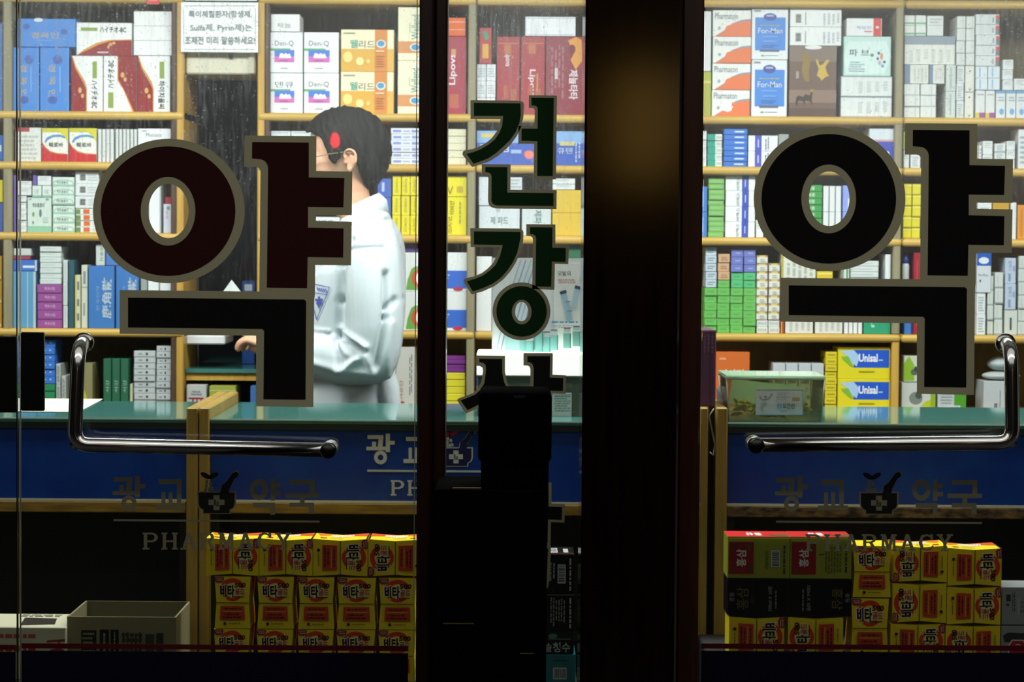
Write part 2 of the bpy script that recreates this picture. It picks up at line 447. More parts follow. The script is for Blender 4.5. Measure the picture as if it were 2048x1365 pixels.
def corner(p, q, r, n=8):
    """round the corner at q[1] of the path q[0] q[1] q[2]"""
    a = q[1] + (q[0] - q[1]).normalized() * r; b = q[1] + (q[2] - q[1]).normalized() * r
    return [a * (1 - t) ** 2 + q[1] * 2 * t * (1 - t) + b * t * t for t in [i / n for i in range(n + 1)]]
def handle(d, top, cor, end):
    yh = YG - 0.062; R = 0.0132
    T, C_, E_ = at(*top, yh), at(*cor, yh), at(*end, yh)
    Tm = at(top[0], top[1], YG); Tm = Vector((T.x, YG - 0.001, T.z + 0.004)); T0 = Vector((T.x, yh, T.z))
    h = MB()
    h.tube([Tm] + corner(0, (Tm, T0, C_), 0.045) + corner(0, (T0, C_, E_), 0.028) + [E_ + (C_ - E_).normalized() * 0.004], R, M_CHROME, 24)
    bar = h.build('door_handle', d)
    q = MB()
    for P, yy in ((E_, yh - 0.016), (C_, yh + 0.016)):
        q.tube([(P.x, YG - 0.001, P.z), (P.x, yy, P.z)], 0.0142 if P is E_ else 0.011, M_CHROME, 24)
    q.build('mounting_post', bar)
    q = MB(); q.tube([(E_.x, yh - 0.0155, E_.z), (E_.x, yh - 0.019, E_.z)], [0.0128, 0.0112], M_CAP, 24); q.build('end_cap', bar)
    q = MB(); q.tube([(Tm.x, YG - 0.001, Tm.z), (Tm.x, YG - 0.011, Tm.z)], 0.018, M_CHROME, 24); q.build('collar', bar)
handle(d1, (157, 692), (149, 890), (657, 901))
handle(d2, (2023, 694), (2025, 886), (1512, 891))

# ---------------------------------------------------------------- lettering stuck on the glass
YL = YG - 0.002
def glyph(name, label, outline, fill, mfill, group, lower=None):
    pts = [p for l in outline for g in l for p in g]
    c = at(sum(p[0] for p in pts) / len(pts), max(p[1] for p in pts), YL)
    e = empty(name, (c.x, YL, c.z), label, 'lettering', group)
    q = MB()
    for l in outline: q.loops([pxz(g, YL) for g in l], M_OUT, YL, 0.0008)
    q.build('outline', e)
    q = MB()
    for i, l in enumerate(fill):
        q.loops([pxz(g, YL - 0.0006) for g in l], mfill if not (lower and i in lower) else M_BLK, YL - 0.0006, 0.0005)
    q.build('letter_face', e)
    return e
def shift(g, dx, dy): return [[[(p[0] + dx, p[1] + dy) for p in l] for l in grp] for grp in g]
def arc(cx, cy, r, a0, a1, n=7): return [(cx + r * math.cos(math.radians(a0 + (a1 - a0) * i / n)), cy + r * math.sin(math.radians(a0 + (a1 - a0) * i / n))) for i in range(n + 1)]
YAK_O = [[ellipse(337.7, 422.3, 151.7, 144.7, 72), ellipse(337, 422.3, 40.5, 54.5, 48)],
         [[(489, 271.2), (632.9, 272.4), (632.4, 342.2), (704.6, 343.2), (703.6, 430.8), (631.9, 430.3), (631.9, 442.2), (703.6, 443.7), (702, 530.9), (630.4, 530.4), (630, 590), (628.4, 600), (626.7, 815.1), (512.3, 813), (512.3, 671.9), (239.3, 668.1), (239.3, 580.4), (518.6, 583.5), (521, 342.2)] + arc(511, 344, 10, -10, -90, 4) + [(488, 334)]]]
YAK_F = [[ellipse(336.1, 422.3, 134.5, 129.5, 72), ellipse(336, 422.5, 54.9, 69.1, 48)],
         [[(504.4, 284.4), (617.4, 285.4), (617.4, 355.1), (688.6, 356.4), (686.6, 414.4), (615.9, 413.6), (615.9, 455.4), (687.1, 457.2), (686.1, 515), (615.2, 514), (613.9, 576.2), (533.8, 575.2), (536.3, 338)] + arc(518, 336, 18, 0, -90, 6)[1:] + [(504.1, 316.8)]],
         [[(256.1, 595.7), (608.4, 599.5), (612.2, 603), (610.9, 799.8), (527, 798.7), (528.2, 661.8), (524.4, 658), (256.1, 654.9)]]]
glyph('window_letter', 'huge oxblood syllable with olive outline on the glass beside the white-coated person', YAK_O, YAK_F, M_RED, 'big syllables on the doors', lower=(2,))
glyph('window_letter', 'huge near-black syllable with olive outline above the acrylic box, on the right door', shift(YAK_O, 1321.5, -24.6), shift(YAK_F, 1321.5, -24.6), M_BLK, 'big syllables on the doors')
G1_O = [[[(941.1, 200.2), (1038, 201.5), (1045, 203.5), (1048, 208), (1047, 232.7), (1043, 252), (1033.8, 272.3), (1023, 287), (1011.9, 298.7), (996, 312), (978.9, 322.9), (944.2, 334.3), (925, 309.7), (925.5, 304), (929.5, 300.9), (944, 298.5), (956.9, 294.3), (972, 286), (983.3, 276.7), (994, 262), (999.8, 245.9), (1000.9, 238.4), (941.1, 238)]],
        [[(1057.6, 190.5), (1114, 191.4), (1111.9, 359), (1067.3, 358.5), (1068.4, 288), (1036.5, 287.7), (1036.9, 252), (1068.6, 252.5), (1069.5, 221), (1068, 217.5), (1064, 216), (1057.6, 215.8)]],
        [[(963.5, 328.4), (1021.3, 329), (1020.7, 379.6), (1113.4, 380.4), (1113, 418.5), (992, 417.4), (983, 415), (978, 410), (976, 402), (976.7, 356), (974.5, 352), (970, 350.4), (963.5, 350.3)]]]
G1_F = [[[(948, 206), (1040.8, 206.8), (1041.5, 228), (1039, 245), (1031.6, 263.5), (1020, 280), (1007.5, 292), (992, 306), (976.7, 316.3), (962, 322), (947, 327.3), (933.4, 307.9), (948, 304), (961.3, 298.7), (977, 289.5), (989.9, 278.9), (998.5, 266), (1004.2, 252.5), (1006.4, 231.8), (948, 231.6)]],
        [[(1063, 195.4), (1107.5, 195.8), (1105.3, 352), (1074.5, 351.9), (1074.9, 282.2), (1043, 281), (1043.2, 257.4), (1075.2, 257.6), (1075.6, 218), (1074, 213), (1069, 210.7), (1063, 210.3)]],
        [[(970.8, 334.3), (1014.5, 334.5), (1014.5, 385.5), (1106.8, 386.6), (1106.8, 411.9), (994, 410.8), (986.5, 408), (983, 402), (983.3, 352), (981, 347), (976, 344.6), (970.8, 344.4)]]]
glyph('window_letter', 'dark green syllable topmost of the column on the narrow pane', G1_O, G1_F, M_GRN, 'green syllables on the narrow pane')
G2_O = [[[(940.4, 456.5), (1037, 457.4), (1044, 459.5), (1047, 464), (1046.5, 482), (1040, 507), (1031, 527), (1020, 544.3), (1006, 560), (988.6, 572.9), (966, 583), (943.4, 589.4), (927, 564.3), (927.5, 559.5), (931.4, 557), (948, 553), (962.9, 547), (975, 538), (985.7, 527), (994, 511), (998.6, 495), (941.4, 494.3)]],
        [[(1052.5, 448.6), (1110.8, 449.2), (1110.9, 490.6), (1138, 490.6), (1136.6, 528.6), (1110, 528), (1108.6, 580), (1064.3, 578.6), (1066, 479), (1064.5, 474.5), (1060, 472.6), (1052.5, 472)]],
        [ellipse(1043, 623, 58, 58, 48), ellipse(1043.2, 623.6, 13.2, 19.3, 28)]]
G2_F = [[[(948, 463), (1040.8, 464), (1041, 476), (1034.3, 505.7), (1026, 524), (1014.3, 541.4), (1001, 556), (985.7, 567), (966, 576), (945.7, 582.9), (933.7, 562.9), (950, 558), (965.7, 551.4), (979, 542), (991.4, 530), (1000, 512), (1005.7, 489.8), (948, 489)]],
        [[(1060, 454.7), (1104.6, 455.2), (1104.3, 495.7), (1131.4, 496.3), (1130.9, 523.7), (1103.7, 523), (1102.3, 573.4), (1070.9, 572.9), (1072.3, 477), (1070.5, 471), (1066, 468.4), (1060, 468)]],
        [ellipse(1043.2, 623, 50.3, 50.3, 48), ellipse(1043.4, 624.3, 20, 25, 28)]]
glyph('window_letter', 'dark green syllable with a ring, second of the column on the narrow pane', G2_O, G2_F, M_GRN, 'green syllables on the narrow pane')
G3_O = [[[(951.4, 711.4), (1010, 712.3), (1010, 744.3), (1014, 765), (1022.9, 784.3), (1036, 804), (1058, 826), (1075, 838), (1058, 862), (1030, 848), (1008, 828), (986, 799), (962, 815), (931.4, 827.7), (914.3, 801.4), (915, 799), (918.6, 797), (945.7, 787), (955, 778), (962.9, 764.3), (966, 742), (965, 736), (960, 732.6), (951.4, 732.3)]],
        [[(1047, 706.6), (1105.7, 706.6), (1105, 750), (1132.3, 751.4), (1131.4, 788.6), (1104.3, 787.7), (1103, 838), (1060, 836), (1060.8, 739), (1059, 734), (1055, 731.6), (1047, 731.4)]],
        [ellipse(1042, 888, 57, 55, 40), ellipse(1042, 888, 13, 18, 28)]]
G3_F = [[[(958.6, 718), (1004.3, 718.6), (1004.3, 745.7), (1008, 764), (1015.7, 781.4), (1029, 804), (1048, 824), (1065, 838), (1056, 853), (1032, 840), (1010, 820), (988, 788), (962, 807), (935, 820.5), (921.5, 801.4), (950, 790), (961, 780), (968.6, 767), (972, 742), (971.5, 731), (967, 726), (958.6, 724.3)]],
        [[(1054.9, 712.9), (1100, 712.9), (1099.4, 755.7), (1126.3, 756.6), (1125.7, 782), (1099.4, 781.4), (1097, 833), (1066, 831), (1067.5, 738), (1065.5, 729), (1061, 725), (1054.9, 724.3)]],
        [ellipse(1042, 888, 49, 47, 40), ellipse(1042, 888, 20, 25, 28)]]
glyph('window_letter', 'near-black green syllable half hidden by the black stand, third of the column', G3_O, G3_F, mat('040c05', 0.6, spec=0.2), 'green syllables on the narrow pane')
G4_O = [[rect(940, 968, 1040, 1080)],
        [[(1050, 966), (1103, 966), (1103, 1008), (1130, 1009), (1129, 1046), (1102, 1045), (1101, 1092), (1056, 1092), (1056, 988), (1050, 988)]],
        [[(985, 1092), (1102, 1092), (1099, 1160), (1096, 1176), (1086, 1185), (1072, 1188), (985, 1188)], rect(1010, 1116, 1074, 1164)]]
G4_F = [[rect(947, 975, 1033, 1073)],
        [[(1057, 972), (1097, 972), (1097, 1014), (1124, 1015), (1123, 1040), (1096, 1039), (1095, 1086), (1062, 1086), (1062, 982), (1057, 982)]],
        [[(991, 1098), (1096, 1098), (1093, 1160), (1088, 1174), (1072, 1182), (991, 1182)], rect(1004, 1110, 1080, 1170)]]
glyph('window_letter', 'near-black syllable almost hidden behind the black stand, lowest of the column', G4_O, G4_F, mat('040705', 0.6, spec=0.2), 'green syllables on the narrow pane')

def emblem(e, X, Y, k, y, dark, light, accent, berry):
    """mortar and pestle with a cross; X, Y pixel of the bowl's rim middle, k scale"""
    P = lambda pts: pxz([(X + a * k, Y + b * k) for a, b in pts], y)
    bowl = [(-36, 0), (36, 0), (36, 22), (33, 30), (26, 34), (26, 41), (-26, 41), (-26, 34), (-33, 30), (-36, 22)]
    pest = [(8, 0), (10, -14), (20, -22), (32, -39), (40, -43), (44, -38), (43, -33), (36, -28), (26, -8), (25, 0)]
    q = MB()
    for s in (bowl, pest):
        cx = sum(p[0] for p in s) / len(s); cy = sum(p[1] for p in s) / len(s)
        q.loops([P([(cx + (a - cx) * 1.09, cy + (b - cy) * 1.1) for a, b in s])], light, y + 0.0003, 0.0002)
    q.build('emblem_edge', e)
    q = MB()
    q.loops([P(bowl)], dark, y, 0.0002); q.loops([P(pest)], dark, y, 0.0002)
    for cx, cy, r, mt in ((-22, -34, 30, accent), (-6, -34, -30, accent)):
        q.loops([P([(cx + math.cos(t) * 11 * math.cos(math.radians(r)) - math.sin(t) * 5 * math.sin(math.radians(r)), cy + math.cos(t) * 11 * math.sin(math.radians(r)) + math.sin(t) * 5 * math.cos(math.radians(r))) for t in [2 * math.pi * i / 20 for i in range(20)]])], mt, y, 0.0002)
    q.build('emblem_mortar', e)
    q = MB()
    q.loops([P([(-6, 5), (6, 5), (6, 14), (16, 14), (16, 25), (6, 25), (6, 35), (-6, 35), (-6, 25), (-16, 25), (-16, 14), (-6, 14)])], light, y - 0.0003, 0.0002)
    for i, (cx, cy) in enumerate(((-19, -22), (-20, -14), (-22, -6), (-15, -7), (-12, -18), (-9, -8))):
        q.loops([P(ellipse(cx, cy, 3.4, 4.2, 12))], berry, y - 0.0001, 0.0002)
    q.build('emblem_cross', e)
    vs, fs = glyphs('Rx', 0.02)
    q = MB(); pts = pxz([(X + (-5 + a * 10) * k, Y + (27 - b * 13) * k) for a, b in vs], y - 0.0005)
    q.add([(p[0], y - 0.0005, p[1]) for p in pts], fs, dark); q.build('emblem_sign', e)

def decal(label, cx, top, k, y, light, dark, accent, berry, name, group, lineY, pharm):
    e = empty(name, (at(cx, top, y).x, y, at(cx, pharm[3], y).z), label, 'lettering', group)
    slope = 0.0073
    for ch, a, b, dy in (('광', -208, -142, 0), ('교', -122, -62, 2), ('약', 66, 128, 6), ('국', 137, 206, 6)):
        q = MB(); word(q, ch, cx + a * k, top + dy * k, cx + b * k, top + (69 + dy) * k, 0, light, y, 0.0004); q.build('syllable', e)
    q = MB(); x0, x1 = cx - 206 * k, cx + 206 * k
    q.loops([pxz([(x0, lineY - 2), (x1, lineY - 2 + (x1 - x0) * slope), (x1, lineY + 2 + (x1 - x0) * slope), (x0, lineY + 2)], y)], light, y, 0.0004)
    q.build('rule', e)
    q = MB(); word(q, 'PHARMACY', *pharm, 5 * k, light, y, 0.0004); q.build('latin_lettering', e)
    emblem(e, cx, top + 34 * k, k, y, dark, light, accent, berry)
    return e
decal('dull olive shop name with mortar emblem on the glass before the twin planks', 433, 952, 1.0, YL, M_DECAL, mat('050506', 0.5), mat('0a0808', 0.5), M_DECAL, 'window_decal', 'shop names on the doors', 1041, (285, 1066, 583, 1100))
decal('dull olive shop name with mortar emblem on the glass above the red ginseng boxes', 1758, 953, 1.0, YL, M_DECAL, mat('050506', 0.5), mat('0a0808', 0.5), M_DECAL, 'window_decal', 'shop names on the doors', 1044, (1611, 1069, 1906, 1103))

# ---------------------------------------------------------------- black stand outside the narrow pane
YK = 4.16
def kbox(mb, r, y0, y1, mt, bev=0.006):
    a, b = at(r[0], r[1], y0), at(r[2], r[3], y0)
    mb.box((a.x, y0, b.z), (b.x, y1, a.z), mt, bev)
M_KB = mat('020202', 0.9, spec=0.02); M_KB2 = mat('020202', 0.9, spec=0.02)
k0 = at(985, 1300, YK)
kiosk = empty('dark_stand', (k0.x, YK + 0.12, -0.03), 'black two-tier stand standing on the pavement before the narrow pane', 'stand')
a, b = at(868, 979, YK), at(1095, 979, YK)
q = MB(); q.box((a.x, YK, -0.03), (b.x, YK + 0.24, a.z), M_KB, 0.006); q.build('pedestal', kiosk)
q = MB(); kbox(q, (962, 905, 1097, 979), YK + 0.012, YK + 0.2, M_KB2); q.build('neck', kiosk)
q = MB(); kbox(q, (957, 786, 1103, 926), YK, YK + 0.2, M_KB, 0.008); q.build('head_unit', kiosk)
q = MB(); kbox(q, (1028, 791, 1050, 797), YK - 0.001, YK + 0.002, mat('1c2228', 0.2), 0); q.build('reflection_fleck', kiosk)  # fleck painted for a small reflection near the top
q = MB(); kbox(q, (905, 976.5, 962, 979.5), YK - 0.001, YK + 0.01, mat('4a3a20', 0.4), 0); q.build('lit_edge_strip', kiosk)  # brown strip painted as the illuminated top edge of the pedestal
q = MB(); kbox(q, (886, 1246.8, 948, 1249.2), YK - 0.001, YK + 0.004, mat('5a5220', 0.4), 0); q.build('edge_glint_strip', kiosk)  # thin strip painted where the stand's edge catches light
q = MB(); kbox(q, (1040, 1306.8, 1068, 1309.2), YK - 0.001, YK + 0.004, mat('5a5220', 0.4), 0); q.build('edge_glint_strip', kiosk)  # second painted glint, lower down on the stand

# ---------------------------------------------------------------- shelving units along the back wall
M_GREYPOST = wood('grey_upright', '8b8464', '9a9272', 0.5, (14, 6, 1))  # greyer tone than the yellow uprights
def unit(label, px0, px1, left=True, right=True, mid=()):
    xa, xb = at(px0, 340, YS).x, at(px1, 340, YS).x
    e = empty('shelving_unit', ((xa + xb) / 2, YS + 0.15, 0), label, 'shelves', 'shelving units behind the counter')
    for k in ('top', 'A', 'B', 'C', 'D', 'E'):
        q = MB(); z = ZSH[k]
        q.box((xa, YS - 0.012, z - NOSE), (xb, YS + 0.02, z), M_SHELF, 0.009)
        q.box((xa, YS + 0.018, z - 0.02), (xb, YS + 0.30, z - 0.0005), M_SHELF)
        q.build('shelf', e)
    q = MB(); q.box((xa, YS + 0.30, 0), (xb, YS + 0.32, 2.40), M_BACK); q.build('back_panel', e)
    q = MB(); q.box((xa, YS + 0.02, 0.02), (xb, YS + 0.04, ZSH['E'] - NOSE), M_BACK); q.build('base_panel', e)
    for c in mid:
        q = MB(); a, b = at(c[0], 340, YS), at(c[1], 340, YS)
        grey = len(c) > 2 and c[2] is M_GREYPOST
        q.box((a.x, YS - 0.008, ZSH['D'] if grey and px0 > 900 else 0), (b.x, YS + 0.29, 2.40), c[2] if len(c) > 2 else M_POST, 0.003)
        if grey and px0 > 900: q.box((a.x, YS - 0.008, 0), (b.x, YS + 0.29, ZSH['D']), M_POST, 0.003)
        q.build('upright', e)
    return e
unit('yellow shelving unit full of medicine boxes, beside the recess with the paper notice', -420, 368, mid=((-420, -400), (7, 24, M_GREYPOST), (343, 353, M_BROWN), (353.5, 368)))
unit('yellow shelving unit behind the white-coated person', 515, 951, mid=((515, 529), (529.5, 539, M_BROWN), (935, 951, M_GREYPOST)))
unit('yellow shelving unit with red and blue boxes, mostly hidden by the dark pillar', 952, 1805, mid=((1788, 1803, M_GREYPOST),))
unit('yellow shelving unit of small white medicine stacks past the last grey upright', 1806, 2330, mid=((2310, 2330),))

# recess between the units: notice, cabinet, back counter
def hung(name, label, cat, r, y0, y1, mt, bev=0.0, group=None):
    a, b = at(r[0], r[1], y0), at(r[2], r[3], y0)
    q = MB(); q.box((a.x, y0, b.z), (b.x, y1, a.z), mt, bev)
    return tag(q.build(name), label, cat, group), q
def facefn(r, y):
    def fn(u, v, L):
        p = at(r[0] + u * (r[2] - r[0]), r[1] + v * (r[3] - r[1]), y - 0.0005 * (L + 1))
        return (p.x, p.y, p.z)
    return fn
def card(name, label, cat, r, y, thick, c, items, group=None):
    a, b = at(r[0], r[1], y), at(r[2], r[3], y)
    q = MB(); q.box((a.x, y, b.z), (b.x, y + thick, a.z), mat(c))
    prints(q, items, facefn(r, y))
    return tag(q.build(name), label, cat, group)
def frame_lines(c, r=.09, w=.006):
    return []
GY = '6c7478'
n1 = rect(.04, .06, .96, .93)
card('paper_notice', 'white paper notice with three lines of Korean, hung across the recess', 'notice', (362, 4, 516, 105), YS - 0.022, 0.002, 'f2f5f3',
     [('R', .04, .07, .96, .085, 'a4acb0'), ('R', .04, .93, .96, .945, 'a4acb0'), ('R', .03, .12, .036, .88, 'a4acb0'), ('R', .964, .12, .97, .88, 'a4acb0'),
      ('T', '특이체질환자(항생제,', .10, .17, .92, .33, GY, 0, .01), ('T', 'Sulfa제, Pyrin제)는', .12, .43, .92, .60, GY, 0, .004), ('T', '조제전 미리 말씀하세요!', .05, .68, .96, .84, GY, 0, .01)])
card('paper_notice', 'white sheet hung just above the Korean notice', 'notice', (370, -60, 514, 2), YS - 0.02, 0.002, 'e6ecea', [('R', .06, .93, .95, .96, '9aa2a0')])
cab, q = hung('wall_cabinet', 'small cream cabinet with a dark knob under the paper notice', 'cabinet', (372, 60, 511, 149), YS + 0.02, YS + 0.30, mat('d6d2ba', 0.5), 0.004)
a = at(461, 114, YS); b = at(505, 114, YS)
q = MB(); q.tube([(a.x, YS + 0.021, a.z), (a.x, YS + 0.008, a.z)], 0.005, mat('3a3834', 0.5), 12); q.build('knob', cab)
for c_ in cab.children: c_.location = -cab.location
q = MB(); q.box((b.x - 0.012, YS + 0.012, at(505, 146, YS).z), (b.x + 0.004, YS + 0.021, at(505, 106, YS).z), mat('c2bfa8', 0.5)); o = q.build('door_edge', cab); o.location = -cab.location
rb = empty('back_counter', ((XR0 + XR1) / 2, 7.6, 0), 'wooden back counter with a green glass top inside the recess', 'counter')
M_TEAL = mat('477f76', 0.06, spec=0.6, name='green_glass_top')
zr = at(440, 738, YS + 0.03).z; XU0, XU1 = at(368, 340, YS).x + .003, at(515, 340, YS).x - .003
q = MB(); q.box((XU0, YS + 0.03, zr - 0.012), (XU1, 8.05, zr), M_TEAL); q.build('glass_top', rb)
q = MB(); q.box((XU0, YS + 0.04, at(440, 763, YS).z), (XU1, YS + 0.07, zr - 0.013), M_POST); q.build('front_rail', rb)
q = MB(); q.box((XU0, YS + 0.05, ZSH['E'] - 0.02), (XU1, 8.0, ZSH['E'] - .0008), M_POST); q.build('lower_shelf', rb)
q = MB(); q.box((XU0, 8.0, 0), (XU1, 8.05, zr - 0.013), mat('1c1812', 0.8)); q.build('back_board', rb)
hung('white_ledge', 'shiny white tray resting between the uprights of the recess', 'ledge', (372, 671, 450, 690), YS + 0.06, YS + 0.28, mat('e8eceb', 0.2), 0.004)  # white ledge modelled for the pale band across the recess

card('shelf_tag', 'small red tag hanging from the top shelf edge beside the notice', 'tag', (293, -4, 318, 8.5), YS - .0135, .001, 'd83a3a', [('R', .15, .3, .85, .5, 'e88080')])
# ---------------------------------------------------------------- counters
M_SIGN = wood('blue_sign_panel', '0a348c', '0c4296', 0.35, (2, 2, 2))
M_DARK = mat('0b0c0a', 0.6)
def counter(label, px0, px1, sheet, rail):
    xa, xb = at(px0, 843, YC).x, at(px1, 843, YC).x
    e = empty('shop_counter', ((xa + xb) / 2, 6.07, 0), label, 'counter', 'counters in a row')
    q = MB(); q.box((xa, YC, ZTOP - 0.010), (xb, YB, ZTOP), M_TEAL, 0.002); q.build('glass_top', e)
    q = MB(); q.box((xa, YC - 0.0012, ZTOP - 0.0028), (xb, YC + 0.001, ZTOP + 0.0004), mat('c4dccf', 0.2)); q.build('bright_edge', e)
    q = MB(); q.box((xa, YC + 0.004, ZTOP - 0.024), (xb, YB - 0.01, ZTOP - 0.0102), mat('20302a', 0.5)); q.build('shadow_gap_board', e)  # dark board standing in for the shadow gap under the glass
    zb = at((px0 + px1) / 2, 1003 + (px0 + px1 - 1400) * 0.0037, YC).z
    q = MB(); q.box((xa, YC + 0.012, zb), (xb, YC + 0.022, ZTOP - 0.0245), M_SIGN); q.build('sign_panel', e)
    q = MB(); q.box((xa, YC + 0.008, zb - 0.0055), (xb, YC + 0.03, zb), mat('d9d2b0', 0.4)); q.build('rail_highlight', e)  # pale strip painting the highlight along the rail
    q = MB(); q.box((xa, YC + 0.004, zb - 0.031), (xb, YC + 0.03, zb - 0.006), rail, 0.002); q.build('lower_rail', e)
    q = MB(); q.box((xa, YC + 0.26, 0), (xb, YC + 0.28, ZTOP - 0.025), M_DARK); q.build('inner_board', e)
    q = MB(); q.box((xa, YC + 0.05, 0.43), (xb, YC + 0.259, 0.45), M_DARK); q.build('inner_shelf', e)
    for x in (xa, xb - 0.018):
        q = MB(); q.box((x, YC + 0.031, 0), (x + 0.018, YC + 0.258, zb - 0.032), M_DARK); q.build('side_panel', e)
    return e, xa, xb
counter('counter with green glass top and plain blue front, under the cream sheet', -420, 371.5, True, M_RAIL)
cc, ca, cb = counter('counter with green glass top and white shop name on its blue front', 420.5, 1397, False, M_RAIL)
counter('counter with green glass top and blue front carrying the acrylic box', 1456, 2330, False, M_CHIP)
decal('white shop name with a mortar emblem on the blue counter front', 912, 868, 0.862, YC + 0.0105, mat('c3c9c4', 0.5), mat('0c1048', 0.5), mat('8a1c20', 0.5), mat('c3c9c4', 0.5), 'counter_sign', None, 942, (781, 961, 1045, 992))
def plank(px0, px1, label):
    a, b = at(px0, 900, YC - 0.01), at(px1, 900, YC - 0.01)
    q = MB(); q.box((a.x, YC - 0.01, 0), (b.x, YB, at(px0, 816, YC - 0.01).z), M_PLANK, 0.003)
    return tag(q.build('end_plank'), label, 'plank', 'upright planks closing the counter ends')
plank(372.5, 395.5, 'upright brown plank closing the plain blue counter, one of the twin planks')
plank(398, 418.3, 'upright brown plank closing the counter with the shop name, one of the twin planks')
plank(1398, 1416, 'upright olive plank half hidden by the reddish door post')
plank(1432, 1455, 'upright worn plank beside the counter carrying the acrylic box')
# low platform in front of the counters that carries the boxes
ZPL = at(1740, 1316, 5.45).z; ZPL_L = at(600, 1362, 5.45).z
def platform(px0, px1, z, label):
    a, b = at(px0, 1312, 5.40), at(px1, 1312, 5.40)
    return worldbox('floor_platform', (a.x, 5.40, 0), (b.x, YC - 0.012, z), mat('171410', 0.7), bev=0.004, label=label, cat='platform')
platform(-420, 842, ZPL_L, 'dark low platform under the yellow drink boxes by the brown twin planks')
platform(1420, 2330, ZPL, 'dark low platform under the yellow and red boxes by the worn plank')
ZMID = at(1112, 1385, 5.45).z
platform(1000, 1160, ZMID, 'dark low plinth under the stack of black boxes behind the narrow pane')
# ---------------------------------------------------------------- printed boxes
W, W2, CR = 'eef0ee', 'd9dedc', 'e9e6cf'
G1, G2 = '8a9398', '5a6468'
def hi(t, rot, wl):                      # white cold-remedy box with a dark red swoosh
    if rot == 0:
        return (W, [('P', [(0, 1), (.14, .82), (.36, .62), (.58, .52), (1, .5), (1, 1)], 'd9932c'), ('P', [(0, 1), (.2, .84), (.42, .66), (.64, .55), (1, .53), (1, 1)], '8e1a1c'),
                    ('T', t, .42, .12, .90, .30, '1c2024', 0, .02), ('R', .08, .15, .38, .25, '8ba33c'), ('E', .62, .66, .035, .05, 'e0a860'), ('E', .68, .62, .03, .04, 'e0a860'), ('E', .58, .74, .02, .05, 'e0a860'), ('R', .38, .88, .58, .93, 'c8c4c0')])
    if wl:                               # white at the sides of the u axis: wl = True puts red on the far side
        return (W, [('P', [(.42, 0), (.42, .44), (.6, .6), (.88, 1), (1, 1), (1, 0)], 'd9932c'), ('P', [(.45, 0), (.45, .42), (.64, .62), (.94, 1), (1, 1), (1, 0)], '8e1a1c'),
                    ('T', t, .12, .08, .32, .58, '1c2024', -90, .02), ('R', .14, .65, .30, .93, '8ba33c'), ('E', .58, .34, .06, .05, 'e0a860'), ('E', .66, .42, .05, .04, 'e0a860')])
    return (W, [('P', [(0, 0), (.04, 0), (.16, .2), (.44, .46), (.5, .58), (.5, 1), (0, 1)], 'd9932c'), ('P', [(0, 0), (.02, .02), (.12, .22), (.40, .50), (.47, .6), (.47, 1), (0, 1)], '8e1a1c'),
                ('T', t, .64, .44, .84, .94, '1c2024', 90, .02), ('R', .68, .1, .82, .4, '8ba33c'), ('E', .28, .62, .06, .05, 'e0a860'), ('E', .36, .72, .05, .04, 'e0a860')])
def denq(t): return ('eceff0', [('T', t, .14, .21, .72, .36, '55606a'), ('R', 0, .40, .62, .46, '63b072'), ('R', .13, .44, .74, .60, '4a7ad6'), ('R', .13, .60, .74, .74, 'd66cb8'), ('P', [(.27, .64), (.3, .53), (.36, .51), (.42, .55), (.48, .51), (.54, .55), (.6, .52), (.66, .64)], 'eef0f6'), ('R', .3, .69, .55, .71, '9a4c86'), ('R', .32, .88, .55, .90, '98a0a4')])
WELL = ('f3edc6', [('R', 0, .46, 1, 1, 'e2ad3e'), ('R', .64, 0, .88, 1, 'd98a3a'), ('R', .88, .46, 1, 1, 'e6b450'), ('T', '웰', .17, .24, .32, .44, '3fa58e', 0, .01), ('T', '리드', .34, .26, .64, .44, '6a6a58', 0, .0), ('E', .76, .34, .09, .10, 'dce6e2'), ('E', .76, .33, .065, .07, '4d9ac4'), ('E', .13, .66, .09, .13, 'f0dd86'), ('E', .36, .76, .075, .10, 'f6e79a'), ('E', .52, .76, .035, .055, 'efd682'), ('R', .05, .07, .27, .10, 'a8a888'), ('R', .66, .50, .82, .53, 'f0dcb8'), ('L', .66, .60, .84, .90, 5, 'c07a3c')])
WELLV = ('f1ebcc', [('R', 0, .64, .88, .86, 'd9955a'), ('R', .88, 0, 1, 1, 'e8cf9a'), ('E', .66, .75, .22, .075, 'dce6e2'), ('E', .66, .75, .16, .055, '4d9ac4'), ('T', 'Wellend', .50, .14, .80, .60, '5a9a94', -90), ('R', .42, .3, .46, .48, 'c8c8a4')])
REDV = lambda t, v0, v1, rot: ('a52f38', [('R', .06, .08, .94, .09, 'c88a4a'), ('T', t, .30, v0, .62, v1, 'ecdfe0', rot, .015), ('R', .66, v0 + .05, .72, v1 - .1, 'c88a4a'), ('R', .3, .1, .62, .22, 'bd6a3c'), ('R', .3, .62, .5, .8, 'b4553c'), ('L', .62, .66, .84, .86, 3, 'c88a4a', 90)])
